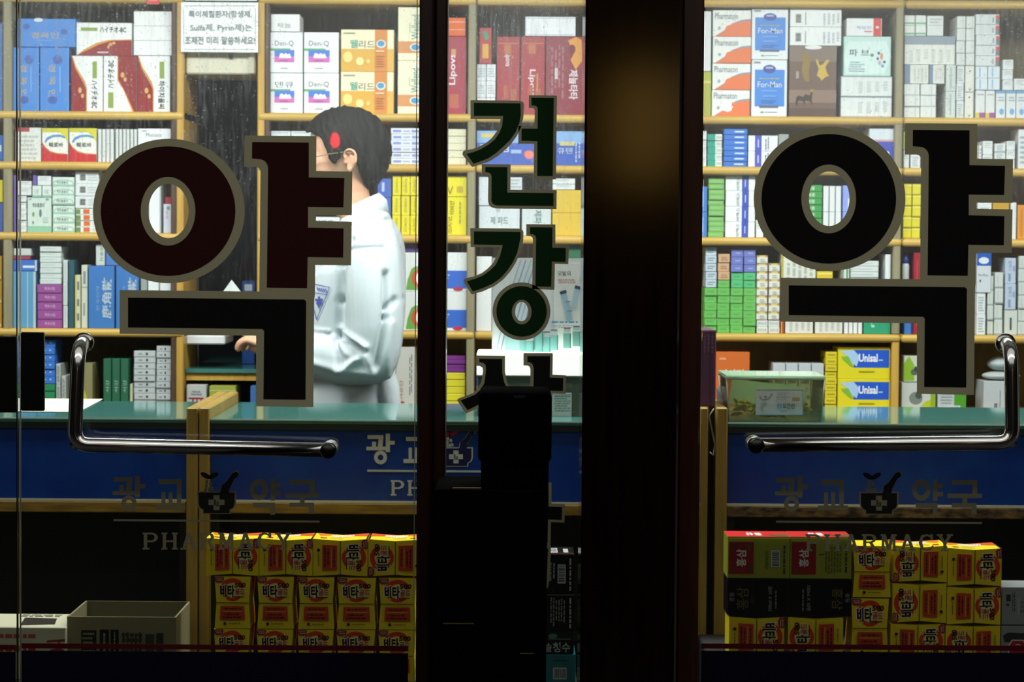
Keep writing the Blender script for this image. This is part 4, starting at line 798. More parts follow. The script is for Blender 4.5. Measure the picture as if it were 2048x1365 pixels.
ROWS = [
 # ---- first shelf, unit beside the recess
 (-18, 46, 6, 222, 1, 1, 'plainblue', ct_, 'blue carton cut by the photo edge on the upper shelf', 'A'),
 (36, 37, 152, 94, 1, 1, 'blueH', ct_, 'blue carton lying across two upright blue cartons, upper shelf', None),
 (25, 94.5, 78, 222, 1, 1, 'blueV', ct_, 'upright blue carton crossed by the glass joint, upper shelf', 'A'),
 (79, 94.5, 138, 222, 1, 1, 'blueV', ct_, 'upright blue carton beside the upright red and white cartons, upper shelf', 'A'),
 (152, 45, 264, 111, 1, 1, 'hiH', ct_, 'white and dark red carton lying on top of the upright ones', None),
 (142, 111.5, 206, 222, 1, 1, 'hiR', ct_, 'upright red and white carton with white edge facing its mirrored twin', 'A'),
 (206, 111.5, 273, 222, 1, 1, 'hiL', ct_, 'upright white and red carton, middle of three, text reading upward', 'A'),
 (274, 111.5, 341, 222, 1, 1, 'hiK', ct_, 'upright red and white carton next to the brown edge strip', 'A'),
 (266, 22, 344, 111, 1, 3, 'whtline', fb_, 'plain white box lying above the upright red cartons', None),
 # ---- first shelf, unit behind the person
 (541, 28, 600, 63, 1, 1, 'whtext', mb_, 'small white box lying on the tooth-print boxes', None),
 (540, 64, 606, 145.5, 1, 1, 'denq', mb_, 'white box with blue and pink tooth print, under the small white box', None),
 (607, 64, 678, 145.5, 1, 1, 'denq', mb_, 'white box with blue and pink tooth print, upper one beside yellow', None),
 (540, 146, 606, 226, 1, 1, 'denk', mb_, 'white tooth-print box with Korean title, lower beside the brown strip', 'A'),
 (607, 146, 678, 226, 1, 1, 'denq', mb_, 'white box with blue and pink tooth print, just above the hair', 'A'),
 (681, 59, 788, 226, 1, 2, 'well', ct_, 'cream and gold carton with glowing capsules above the head', 'A'),
 (795, 14, 850, 226, 1, 2, 'wellv', ct_, 'upright cream carton with orange band next to the door stile', 'A'),
 (884, 35, 932, 72, 1, 1, 'orange', mb_, 'small orange box on the crimson carton, narrow pane', None),
 (884, 72.5, 933, 228, 1, 1, 'redA', ct_, 'crimson carton beside the grey upright, narrow pane', 'A'),
 # ---- first shelf, narrow pane
 (958, 55, 984, 127.5, 1, 1, 'redslim', mb_, 'slim red carton with yellow patch standing on small white boxes', None),
 (953, 128, 992, 229, 2, 3, 'cellwht', mb_, 'small white box under the slim red carton', 'A'),
 (993, 73, 1040, 229, 1, 1, 'redB', ct_, 'red carton with small white script, next to small white boxes', 'A'),
 (1041, 73, 1090, 229, 1, 1, 'redC', ct_, 'red carton with large white script, middle of three reds', 'A'),
 (1091, 73, 1167, 229, 1, 1, 'redD', ct_, 'dark red carton with yellow flame beside the pillar', 'A'),
 (1050, 33, 1152, 72, 1, 1, 'silverflat', fb_, 'long silvery white box lying on the red cartons', None),
 # ---- second shelf
 (-20, 270, 6, 323, 1, 1, 'blueflat', mb_, 'blue and white box cut by the photo edge, second shelf', 'B'),
 (30, 255, 82, 323, 1, 1, 'grid', mb_, 'white box with a small red corner crossed by the glass joint', 'B'),
 (83, 256, 136, 323, 1, 1, 'hwe', mb_, 'yellow, white and red box beside the red-cornered white box', 'B'),
 (137, 256, 193, 323, 1, 1, 'hwe', mb_, 'yellow, white and red box beside the thin white boxes', 'B'),
 (195, 258, 228, 323, 4, 1, 'slimcol', mb_, 'thin white box standing next to the yellow and red box', 'B'),
 (230, 258, 274, 323, 6, 1, 'slimcol', mb_, 'thin white box standing before the lettered white box', 'B'),
 (275, 257, 342, 323, 1, 1, 'muco', mb_, 'white lettered box above the ring of the big syllable', 'B'),
 (541, 262, 622, 327, 2, 3, 'cells', fb_, 'grey white flat box glimpsed above the big syllable', 'B'),
 (781, 256, 850, 328, 1, 6, 'printW', fb_, 'flat white box with blue print behind the head', 'B'),
 (884, 258, 933, 330, 1, 5, 'cream', fb_, 'flat cream box beside the grey upright', 'B'),
 (953, 262, 1167, 331, 1, 1, 'blueW', ct_, 'long blue carton behind the topmost green syllable', 'B'),
 # ---- third shelf
 (-20, 360, 6, 405, 1, 1, 'yel', mb_, 'yellow box cut by the photo edge, third shelf', None),
 (-20, 406, 6, 465, 1, 1, 'blueV2', mb_, 'dark blue box cut by the photo edge, third shelf', 'C'),
 (26.5, 350, 33, 465, 1, 1, 'lilac', mb_, 'thin purple box standing against the grey upright', 'C'),
 (35, 362, 63, 391, 1, 2, 'smallW', fb_, 'small white box on the pale stack by the glass joint', None),
 (64, 350, 73, 371, 1, 1, 'lilac', mb_, 'tiny purple box on the small green boxes', None),
 (74, 352, 102, 371, 1, 1, 'smallW', mb_, 'small white box on the small green boxes', None),
 (64, 371.5, 103, 394.5, 2, 1, 'greensm', mb_, 'small pale green box above the leaf print', None),
 (36, 392, 53, 465, 1, 6, 'smallW', fb_, 'narrow white box in the stack by the leaf box', 'C'),
 (54, 395, 103, 465, 1, 1, 'greenbig', mb_, 'square pale green box with leaf print, third shelf', 'C'),
 (104, 354, 149, 465, 1, 6, 'greenlong', fb_, 'pale green box with dark title beside the leaf box', 'C'),
 (150, 343, 198, 417, 1, 3, 'barW', fb_, 'white box with grey barcode above orange-marked boxes', None),
 (150, 417.5, 200, 465, 1, 4, 'ogW', fb_, 'white box with orange and green marks, third shelf', 'C'),
 (297, 366, 322, 466, 1, 1, 'tallW', mb_, 'tall white box seen through the ring of the big syllable', 'C'),
 (326, 408, 343, 466, 1, 1, 'lilR', mb_, 'lilac box with red characters seen through the ring', 'C'),
 (329, 394, 343, 407.5, 1, 1, 'red4', mb_, 'small red box on the lilac box seen through the ring', None),
 (600, 434, 686, 469, 1, 1, 'txtW', mb_, 'white printed box glimpsed through the slot of the big syllable', 'C'),
 (754, 357, 783, 469, 1, 3, 'blueV2', mb_, 'blue box between the nape and the yellow boxes', 'C'),
 (784, 352, 838, 470, 3, 3, 'yel', mb_, 'slim yellow box behind the collar', 'C'),
 (884, 352, 934, 393.5, 1, 1, 'yelA', mb_, 'yellow box on the taller yellow box by the grey upright', None),
 (884, 394, 934, 472, 1, 1, 'yelB', mb_, 'taller yellow box with sideways letters by the grey upright', 'C'),
 (957, 354, 1045, 411.5, 1, 1, 'ftp', mb_, 'pale silver box on the lettered silver box, narrow pane', None),
 (957, 412, 1040, 472, 1, 1, 'ft', mb_, 'silver box with Korean title between two green syllables', 'C'),
 (1043, 417, 1103, 472, 1, 1, 'ftv', mb_, 'silver box with sideways title beside the gold boxes', 'C'),
 (1104, 380, 1163, 472, 1, 2, 'gold', mb_, 'plain gold box beside the pillar', 'C'),
 (1105, 357, 1151, 379.5, 1, 2, 'smallW', fb_, 'small white box on the gold boxes', None),
 # ---- fourth shelf
 (-20, 512, 4, 657, 1, 3, 'golds', mb_, 'amber box cut by the photo edge', 'D'),
 (26, 497, 62, 511.5, 1, 1, 'paleflat', fb_, 'small pale box topping the pile by the glass joint', None),
 (25, 512, 60, 519.5, 1, 1, 'redflat', fb_, 'thin red box on the blue box by the glass joint', None),
 (25.5, 520, 74, 542.5, 1, 1, 'bluedark', fb_, 'blue flat box lying on the light blue carton', None),
 (25.5, 543, 72, 657, 1, 1, 'skyV', ct_, 'light blue upright carton beside the purple stack', 'D'),
 (79, 493, 123, 568.5, 1, 7, 'flatW', fb_, 'pale flat box stacked above the purple boxes', None),
 (73.5, 569, 124, 657, 1, 5, 'purp', fb_, 'purple flat box with pale title', 'D'),
 (125, 520, 135, 657, 1, 3, 'slimW', mb_, 'narrow pale box beside the purple stack', 'D'),
 (136, 520, 148, 657, 1, 1, 'tealdk', mb_, 'narrow dark teal carton between pale boxes', 'D'),
 (149, 550, 161, 657, 1, 1, 'yelcol', mb_, 'narrow yellow-edged carton beside the dark teal one', 'D'),
 (161.5, 530, 175, 657, 1, 1, 'whtcol', mb_, 'narrow whitish carton against the blue antler-powder carton', 'D'),
 (176, 532, 229, 657, 1, 1, 'deer', ct_, 'dull blue carton with white Chinese characters, next to narrow pale cartons', 'D'),
 (231, 532, 278, 657, 1, 1, 'deer', ct_, 'brighter blue carton with Chinese characters beneath the ring', 'D'),
 (191, 489, 210, 531.5, 1, 1, 'darkW', mb_, 'white box with dark characters standing on the blue carton', None),
 (210.5, 489, 243, 531.5, 1, 1, 'plainblue', mb_, 'plain blue box standing on the blue carton', None),
 (280, 556, 294, 657, 1, 1, 'greyflat', mb_, 'grey box between blue carton and white pair', 'D'),
 (295, 560, 343, 657, 2, 1, 'tallW', mb_, 'tall white box beside the brown edge strip', 'D'),
 (800, 488, 850, 504.5, 1, 1, 'purpdk', fb_, 'dark purple flat box above the crescent-print boxes', None),
 (795, 505, 850, 660, 1, 2, 'crescent', mb_, 'white box with green and orange crescent behind the coat sleeve', 'D'),
 (884, 505, 934, 665, 1, 2, 'blueband', mb_, 'white box with broad blue band beside the grey upright', 'D'),
 (952, 513, 984, 668, 1, 1, 'plainW4', ct_, 'plain white carton beside the picture card', 'D'),
 # ---- lowest shelf
 (36, 680, 110, 768, 2, 6, 'bluetick', fb_, 'blue flat box with white ticks by the lock plate', None),
 (36, 768.5, 110, 812, 2, 3, 'grntick', fb_, 'green flat box under the blue ones by the lock plate', 'E'),
 (111, 728, 121, 812, 1, 2, 'bartxt', mb_, 'slim white box with dark lines beside blue stack', 'E'),
 (122, 752, 132, 812, 1, 1, 'bartxt', mb_, 'shorter slim white box behind the curved handle', 'E'),
 (150, 727, 185, 812, 1, 1, 'khaki', ct_, 'khaki carton with yellow disc behind the curved handle', 'E'),
 (206, 718, 258, 812, 3, 1, 'bookgrn', ct_, 'dark green slim carton standing beside the white stacks', 'E'),
 (259, 768, 266, 812, 1, 1, 'creamy', mb_, 'tiny cream box between green carton and white stack', 'E'),
 (267, 702, 311, 812, 1, 9, 'whtick', fb_, 'white flat box in the stack beside the green cartons', 'E'),
 (312, 692, 342, 812, 1, 10, 'whtick', fb_, 'white flat box in the stack beside the brown edge strip', 'E'),
 (372, 770, 413, 812, 1, 1, 'tbd', mb_, 'white box with red marks inside the recess', 'E'),
 (418, 772, 472, 812, 1, 1, 'ygr', mb_, 'yellow-green box inside the recess behind the planks', 'E'),
 (500, 772, 513, 812, 1, 1, 'plainblue', mb_, 'blue box inside the recess against the upright', 'E'),
 (786, 694, 832, 812, 1, 1, 'bigbeige', ct_, 'large pale carton with sideways text behind the coat hem', 'E'),
 (884, 712, 931, 745, 1, 4, 'magflat', fb_, 'purple flat box above the yellow flats', None),
 (884, 745.5, 931, 815, 1, 5, 'yelflat', fb_, 'yellow flat box beside the grey upright', 'E'),
 (953, 733, 966, 815, 1, 2, 'blueband', mb_, 'blue and white box beside the lit display', 'E'),
 (1122, 488, 1167, 668, 1, 1, 'bookgrn', ct_, 'green carton peeping out above the picture card beside the pillar', 'D'),
 # ---- right door: first shelf
 (1396, 22, 1423, 142.5, 1, 1, 'plainW4', ct_, 'pale carton standing on the yellow box beside the red-brown post', None),
 (1396, 143, 1423, 232, 1, 1, 'ygr', mb_, 'yellow box beside the red-brown post, upper shelf', 'A'),
 (1424.5, 20, 1502, 230, 1, 4, 'pharm1', mb_, 'white box with orange swoosh', 'A'),
 (1503, 17, 1577, 119, 1, 1, 'forman', ct_, 'white and blue carton, upper of the two with oval crest', None),
 (1502.5, 119.5, 1575, 231, 1, 1, 'forman', ct_, 'white and blue carton, lower of the two with oval crest', 'A'),
 (1580, 16, 1684, 91, 1, 2, 'barlong', fb_, 'long white box with barcode above the brown deer carton', None),
 (1578, 91.5, 1674, 231, 1, 1, 'brown', ct_, 'brown carton with gold deer print', 'A'),
 (1693, 36, 1765, 72, 1, 1, 'wred', mb_, 'white box with red end on the mint carton', None),
 (1687, 72.5, 1783, 152, 1, 1, 'pabu', ct_, 'mint green carton with dark Korean title', None),
 (1681, 152.5, 1785, 232, 1, 2, 'rimW', fb_, 'long white box under the mint carton', 'A'),
 (1809, 30, 1853, 71.5, 2, 2, 'grnstrip', mb_, 'tiny white box with green strip', None),
 (1854, 31, 1888, 71.5, 1, 1, 'smallW', mb_, 'white box beside the green-striped tiny boxes', None),
 (1809, 72, 1911, 129, 1, 1, 'bigwhite', ct_, 'wide white carton with blue-grey top band, under the tiny boxes', None),
 (1809, 129.5, 1858, 167.5, 1, 1, 'bluew2', mb_, 'white box with blue side below wide white carton, beside grey upright', None),
 (1859, 129.5, 1890, 167.5, 1, 1, 'bluew2', mb_, 'second white box with blue side below the wide carton', None),
 (1808, 168, 1873, 233, 2, 3, 'stW', fb_, 'plain white flat box beside grey upright', 'A'),
 (1891, 129.5, 1912, 233, 1, 2, 'slimW', mb_, 'narrow white box beside the lidded stack', 'A'),
 (1913, 32, 1950, 131, 2, 4, 'stW', mb_, 'small white box in the tall twin stack', None),
 (1913, 131.5, 1929, 233, 1, 3, 'txtW', mb_, 'narrow white printed box under the tall twin stack', 'A'),
 (1930, 131.5, 1949, 233, 1, 2, 'vgrn', mb_, 'white box with green leaf mark under the tall twin stack', 'A'),
 (1951, 28, 2000, 132, 1, 5, 'redend', fb_, 'white flat box with red end', None),
 (1951, 132.5, 2001, 180, 2, 2, 'bl2', mb_, 'white box with pale blue mark', None),
 (1951, 180.5, 1991, 233, 2, 1, 'pury', mb_, 'white box with purple and yellow foot', 'A'),
 (1992, 181, 2052, 233, 3, 1, 'circ', mb_, 'white box with blue disc and blue top edge', 'A'),
 (2005, 119, 2027, 180.5, 1, 3, 'smallW', mb_, 'small white box on the blue-disc boxes', None),
 (2028, 157, 2052, 180.5, 1, 1, 'smallW', mb_, 'single small white box on the blue-disc boxes', None),
 # second shelf
 (1396, 262, 1414, 333, 1, 4, 'smallW', fb_, 'pale flat box against the red-brown post', 'B'),
 (1415, 268, 1445, 333, 1, 5, 'tealW', fb_, 'half teal half white flat box', 'B'),
 (1447, 258, 1495, 333, 1, 7, 'blueflat', fb_, 'bright blue flat box', 'B'),
 (1496, 271, 1556, 333, 1, 2, 'indW', mb_, 'white box with indigo band beside the blue stack', 'B'),
 (1557, 268, 1578, 333, 1, 1, 'greyflat', mb_, 'grey box against the indigo-banded boxes', 'B'),
 (1738, 257, 1788, 334, 1, 1, 'pinkblue', mb_, 'blue box with pale top beside the grey upright', 'B'),
 (1807, 263, 1822, 299, 1, 1, 'ygreen', mb_, 'yellow-green box on a small white one', None),
 (1807, 299.5, 1819, 335, 1, 1, 'smallW', mb_, 'small white box under the yellow-green one', 'B'),
 (1821, 308, 1842, 335, 1, 1, 'txtW', mb_, 'small printed white box beside the syllable stem', 'B'),
 (1957, 291, 1964, 336, 1, 1, 'smallW', mb_, 'thin white box right of the tall syllable stem', 'B'),
 (1965, 282, 1986, 336, 1, 2, 'smallW', mb_, 'small white box beside the tall syllable stem', 'B'),
 (1989, 287, 2012, 336, 1, 3, 'txtW', mb_, 'small white printed box over the syllable arm', 'B'),
 (2013, 282, 2031, 336, 1, 3, 'smallW', mb_, 'narrow white box over the syllable arm', 'B'),
 (2036, 258, 2056, 336, 1, 1, 'txtW', mb_, 'tall white printed box at the end of the second shelf', 'B'),
 # third shelf
 (1396, 373, 1415, 472, 1, 2, 'blueslim', mb_, 'slim blue box against the red-brown post', 'C'),
 (1416.5, 357, 1449, 472, 1, 11, 'greenfl', fb_, 'light green flat box in the tall stack, third shelf', 'C'),
 (1450.5, 351, 1511, 472, 1, 4, 'indR', mb_, 'white box with blue band and slanted title', 'C'),
 (1512, 440, 1528, 472, 1, 1, 'smallW', mb_, 'small white box behind the ring edge', 'C'),
 (1606, 370, 1645, 472, 1, 8, 'greenT', fb_, 'green flat box with white title seen through the ring', 'C'),
 (1646, 372, 1683, 472, 3, 2, 'thinW', mb_, 'thin white box seen through the ring', 'C'),
 (1685, 371, 1712, 472, 1, 2, 'lilB', mb_, 'lilac blue box seen through the ring', 'C'),
 (1806, 368, 1842, 474, 2, 5, 'yelflat', fb_, 'bright yellow box', 'C'),
 (1955, 402, 1984, 475, 1, 1, 'txtW', mb_, 'white box glimpsed in the syllable slot', 'C'),
 (1985, 402, 2019, 475, 1, 1, 'golds', mb_, 'amber box glimpsed in the syllable slot', 'C'),
 (2021, 405, 2034, 475, 1, 1, 'thinW', mb_, 'thin white box beside the orange box', 'C'),
 (2035, 410, 2060, 475, 1, 1, 'org', mb_, 'orange box at the end of the third shelf', 'C'),
 # fourth shelf
 (1411, 495, 1434, 575.5, 1, 5, 'paleblue', mb_, 'small pale blue box on the green stack', None),
 (1435.5, 508, 1460, 560.5, 1, 3, 'tan', mb_, 'small tan box on the green stack', None),
 (1462, 499, 1512, 544.5, 2, 3, 'periw', mb_, 'periwinkle box', None),
 (1462, 545, 1512, 576, 2, 2, 'mint', mb_, 'mint box under periwinkle', None),
 (1435.5, 561, 1460, 576, 1, 1, 'grn', mb_, 'single green box just under the tan boxes', None),
 (1408, 576.5, 1512, 667, 4, 6, 'grn', mb_, 'leaf green box', 'D'),
 (1513, 511, 1536, 640, 1, 8, 'ywc', mb_, 'white yellow-topped box, taller stack', None),
 (1537, 527, 1560, 640, 1, 7, 'ywc', mb_, 'white yellow-topped box, shorter stack', None),
 (1513, 640.5, 1560, 667, 2, 2, 'wtx', mb_, 'small lettered white box', 'D'),
 (1562, 508, 1632, 640, 1, 1, 'linesW', ct_, 'white lined carton with yellow edge below the ring', None),
 (1561, 640.5, 1569, 667, 1, 1, 'redorange', mb_, 'red and yellow slim box under the lined carton', 'D'),
 (1570, 640.5, 1627, 667, 1, 1, 'lnW', mb_, 'white lined box under the lined carton', 'D'),
 (1630, 640.5, 1686, 667, 1, 1, 'lnW', mb_, 'white lined box under the yellow box', 'D'),
 (1633, 543, 1666, 640, 1, 2, 'yel4', mb_, 'yellow box under the ring', None),
 (1687, 518, 1699, 640, 1, 1, 'wgreen', mb_, 'thin white and green box beside the yellow box', None),
 (1688, 640.5, 1725, 667, 4, 1, 'thinW', mb_, 'thin white box beside the emerald carton', 'D'),
 (1701, 522, 1758, 600, 1, 7, 'flat5', fb_, 'white flat box stacked on the emerald carton', None),
 (1727, 600.5, 1782, 667, 1, 1, 'emer', ct_, 'emerald green carton beside the grey upright', 'D'),
 (1770, 509, 1782, 600, 1, 1, 'tallW', mb_, 'tall narrow white box against the grey upright', None),
 (1808, 640, 1826, 668, 1, 1, 'blue4', mb_, 'small blue box below the dropper bottle', 'D'),
 (1826.5, 505, 1848, 668, 1, 1, 'red4', ct_, 'red slim carton beside the syllable stem', 'D'),
 (1953, 506, 1983, 586, 1, 1, 'bluetop', mb_, 'white box with dark blue oval top', None),
 (1953, 586.5, 1972, 668, 1, 2, 'txtW', mb_, 'white printed box under the blue-topped one', 'D'),
 (1975, 552, 1988, 668, 1, 4, 'rowW', mb_, 'narrow white box in the stack beside the blue-topped one', 'D'),
 (1989, 545, 2007, 668, 1, 4, 'rowW', mb_, 'narrow white box in the stack beside the pale blue carton', 'D'),
 (2010, 516, 2033, 620, 1, 2, 'pblueV', mb_, 'pale blue box with sideways title', None),
 (2009, 620.5, 2036, 668, 1, 1, 'blk1', mb_, 'white box with dark mark under pale blue', 'D'),
 (2037, 512, 2056, 668, 1, 6, 'rowW', mb_, 'white box in the stack at the end of the fourth shelf', 'D'),
 # lowest shelf
 (1431, 704, 1500, 818, 1, 1, 'visi', ct_, 'orange carton behind the acrylic box', 'E'),
 (1545, 727, 1648, 818, 4, 1, 'w4', mb_, 'white box standing behind the acrylic box', 'E'),
 (1650, 704, 1674, 818, 1, 9, 'yelbook', fb_, 'small yellow box beside the yellow and blue cartons', 'E'),
 (1675, 695, 1781, 818, 1, 2, 'unisal', ct_, 'yellow carton with blue panel', 'E'),
 (1807, 712, 1842, 764.5, 1, 1, 'leafW', mb_, 'white box with green leaf standing on another leaf box', None),
 (1803, 765, 1872, 819, 1, 1, 'leafW2', mb_, 'white and lime box with grey flower, behind the syllable foot', 'E'),
 (1875, 775, 1933, 819, 1, 1, 'whtgrn', mb_, 'white and green box right of the syllable foot', 'E'),
 (1967, 763, 2036, 819, 1, 1, 'totew', ct_, 'white carton with black lines under the rolled cloth', 'E'),
]
for r_ in ROWS:
    boxes(r_)
bt = at(1811, 640, YS + 0.03)
zb = bt.z
bt = empty('dropper_bottle', (bt.x, YS + 0.04, zb), 'white dropper bottle with blue cap standing on the small blue box', 'bottle')
k = at(1811, 558, YS).z - zb; zz = at(1811, 527, YS).z - zb; z3 = at(1811, 506, YS).z - zb
q = MB(); q.tube([(0, 0, 0.0005), (0, 0, zz * .96), (0, 0, zz)], [.0105, .0105, .008], mat('c9cfcc', .35), 20); q.build('body', bt, (0, 0, 0))
q = MB(); q.tube([(0, 0, zz), (0, 0, zz + .012), (0, 0, z3)], [.0095, .008, .003], mat('20449a', .35), 20); q.build('cap', bt, (0, 0, 0))
# ---------------------------------------------------------------- the person behind the counter
YP = 6.72
M_SKIN = mat('d2a080', 0.5, spec=0.35, name='skin')
M_HAIR = mat('15130f', 0.75, spec=0.2, name='black_hair')
def coat_material():
    mt, nt, b, out = nodemat('white_coat_cotton')
    b.inputs['Base Color'].default_value = s2l('c6ced1'); b.inputs['Roughness'].default_value = 0.85; b.inputs['Specular IOR Level'].default_value = 0.15
    tc = nt.nodes.new('ShaderNodeTexCoord'); mp = nt.nodes.new('ShaderNodeMapping'); mp.inputs['Scale'].default_value = (9, 9, 3)
    mp.inputs['Rotation'].default_value = (0, 0.35, 0)
    nz = nt.nodes.new('ShaderNodeTexNoise'); nz.inputs['Scale'].default_value = 1; nz.inputs['Detail'].default_value = 2; nz.inputs['Distortion'].default_value = 1.2
    bp = nt.nodes.new('ShaderNodeBump'); bp.inputs['Strength'].default_value = 0.22; bp.inputs['Distance'].default_value = 0.02
    nt.links.new(tc.outputs['Object'], mp.inputs[0]); nt.links.new(mp.outputs[0], nz.inputs['Vector']); nt.links.new(nz.outputs['Fac'], bp.inputs['Height']); nt.links.new(bp.outputs[0], b.inputs['Normal'])
    return mt
M_COAT = coat_material()

def PP(px, py, dy=0.0):
    return at(px, py, YP) + Vector((0, dy, 0)) if dy == 0 else Vector((at(px, py, YP).x, YP + dy, at(px, py, YP).z))
def loft(mb, rings, mt, seg=28, power=2.3):
    """rings of (front px, back px, py, half width): closed body standing sideways"""
    vs = []; fs = []
    for r_ in rings:
        x0, x1, py, hw = r_[:4]; py1 = r_[4] if len(r_) > 4 else py
        a, b = at(x0, py, YP), at(x1, py1, YP)
        c = (a + b) / 2; ax = (b - a) / 2
        for k in range(seg):
            t = 2 * math.pi * k / seg
            ct, st = math.cos(t), math.sin(t)
            e = 2 / power
            vs.append(c + ax * (math.copysign(abs(ct) ** e, ct)) + Vector((0, hw * math.copysign(abs(st) ** e, st), 0)))
    n = len(rings)
    for i in range(n - 1):
        for k in range(seg):
            k2 = (k + 1) % seg
            fs.append((i * seg + k, i * seg + k2, (i + 1) * seg + k2, (i + 1) * seg + k))
    fs += [tuple(range(seg - 1, -1, -1)), tuple((n - 1) * seg + k for k in range(seg))]
    mb.add(vs, fs, mt, True)
def limb(mb, pts, mt, seg=18, ball=True):
    """tapered limb through (px, py, dy, radius) joints, subdivided smoothly"""
    P = [(PP(p[0], p[1], p[2] if p[2] else 1e-6), p[3]) for p in pts]
    out = []; rr = []
    n = len(P)
    for i in range(n - 1):
        p0 = P[max(i - 1, 0)]; p1 = P[i]; p2 = P[i + 1]; p3 = P[min(i + 2, n - 1)]
        for t in [j / 6 for j in range(6)]:
            q = 0.5 * ((2 * p1[0]) + (p2[0] - p0[0]) * t + (2 * p0[0] - 5 * p1[0] + 4 * p2[0] - p3[0]) * t * t + (3 * p1[0] - p0[0] - 3 * p2[0] + p3[0]) * t ** 3)
            out.append(q); rr.append(p1[1] + (p2[1] - p1[1]) * t)
    out.append(P[-1][0]); rr.append(P[-1][1])
    mb.tube(out, rr, mt, seg)
    if ball:
        for i in (0, -1): mb.ell(out[i], (rr[i],) * 3, mt, 14, 10)
def fuse(mb, name, parent, voxel, smooth, mt, warp=None):
    me = mb.mesh(name + '_raw')
    o = bpy.data.objects.new(name + '_raw', me); COL.objects.link(o)
    r = o.modifiers.new('fuse', 'REMESH'); r.mode = 'VOXEL'; r.voxel_size = voxel; r.use_smooth_shade = True
    if smooth:
        s = o.modifiers.new('smooth', 'SMOOTH'); s.factor = 0.5; s.iterations = smooth
    dg = bpy.context.evaluated_depsgraph_get()
    res = bpy.data.meshes.new_from_object(o.evaluated_get(dg))
    bpy.data.objects.remove(o)
    res.materials.clear(); res.materials.append(mt)
    if warp:
        nn = [v.normal.copy() for v in res.vertices]
        for v, n in zip(res.vertices, nn): v.co += n * warp(v.co)
    res.polygons.foreach_set('use_smooth', [True] * len(res.polygons)); res.polygons.foreach_set('material_index', [0] * len(res.polygons))
    res.name = name
    ob = bpy.data.objects.new(name, res); COL.objects.link(ob)
    if parent is not None:
        ob.parent = parent; w = Vector((0, 0, 0)); q = parent
        while q is not None: w += q.location; q = q.parent
        ob.location = -w
    return ob
foot = PP(690, 700); person = empty('person', (foot.x, YP, 0.0), 'person with black hair in a white coat and thin glasses, standing behind the counter', 'person')

# body: head, neck, trunk, arms, hands, legs and shoes fused into one surface
q = MB(); S_ = M_SKIN
K = 746.0
def E_(px, py, dy, rx, rz, ry, rot=None):
    q.ell(PP(px, py, dy if dy else 1e-6), (rx / K, ry, rz / K), S_, 24, 16, rot)
E_(694, 300, 0, 75, 80, 0.074)                 # skull
E_(655, 330, 0, 42, 52, 0.060)                 # face
E_(648, 362, 0, 34, 34, 0.050)                 # cheeks and jaw
E_(628, 388, 0, 17, 13, 0.026)                 # chin
E_(672, 372, 0, 34, 16, 0.052)                 # jaw line
E_(622, 296, 0, 12, 8, 0.045)                  # brow
limb(q, [(616, 318, 0, .009), (604, 338, 0, .012), (602, 346, 0, .013)], S_, 12)   # nose
E_(611, 346, -.009, 7, 6, .007); E_(611, 346, .009, 7, 6, .007)
E_(614, 364, 0, 7, 4, .020); E_(615, 371, 0, 7, 4.5, .018)     # lips
for s in (-1, 1):
    E_(626, 318, s * .030, 7, 6, .010)          # eye
    # ear: rim, lobe, hollow
    rim = [(694, 318), (693, 309), (698, 303), (706, 302), (713, 307), (716, 316), (715, 326), (710, 334), (705, 340)]
    limb(q, [(a, b, s * (.082 + .007 * (i in (2, 3, 4, 5, 6))), .0042) for i, (a, b) in enumerate(rim)], S_, 10)
    limb(q, [(703, 342, s * .080, .006), (700, 338, s * .079, .005)], S_, 10)
    limb(q, [(700, 312, s * .080, .0032), (707, 315, s * .084, .0034), (707, 326, s * .083, .0034), (702, 333, s * .080, .0034)], S_, 8)
    E_(706, 322, s * .076, 8, 16, .006)
    E_(694, 326, s * .078, 3, 5, .006)
loft(q, [(662, 742, 350, .058), (658, 738, 385, .056), (660, 744, 410, .058), (672, 760, 432, .075, 425)], S_, 24, 2.0)    # neck
loft(q, [(672, 762, 425, .075), (688, 770, 450, .09), (685, 780, 485, .13), (640, 785, 560, .13), (625, 785, 640, .13), (615, 785, 720, .14), (612, 782, 800, .155), (615, 782, 870, .165), (625, 770, 920, .15)], S_, 28)
for s, el in ((-1, (748, 712)), (1, (735, 708))):
    limb(q, [(740, 500, s * .125, .045), (754, 580, s * .185, .038), (el[0], el[1], s * .19, .034), (660, 706, s * .15, .032), (575, 698, s * .10, .027), (556, 696, s * .088, .026)], S_, 18)
    limb(q, [(690, 890, s * .085, .09), (690, 1080, s * .09, .072), (692, 1220, s * .09, .056), (700, 1330, s * .09, .058), (705, 1480, s * .09, .040), (704, 1590, s * .09, .042)], S_, 18)
    limb(q, [(712, 1655, s * .095, .036), (670, 1668, s * .10, .036), (610, 1678, s * .105, .030)], S_, 16)
    limb(q, [(704, 1590, s * .09, .042), (706, 1655, s * .095, .038)], S_, 14)
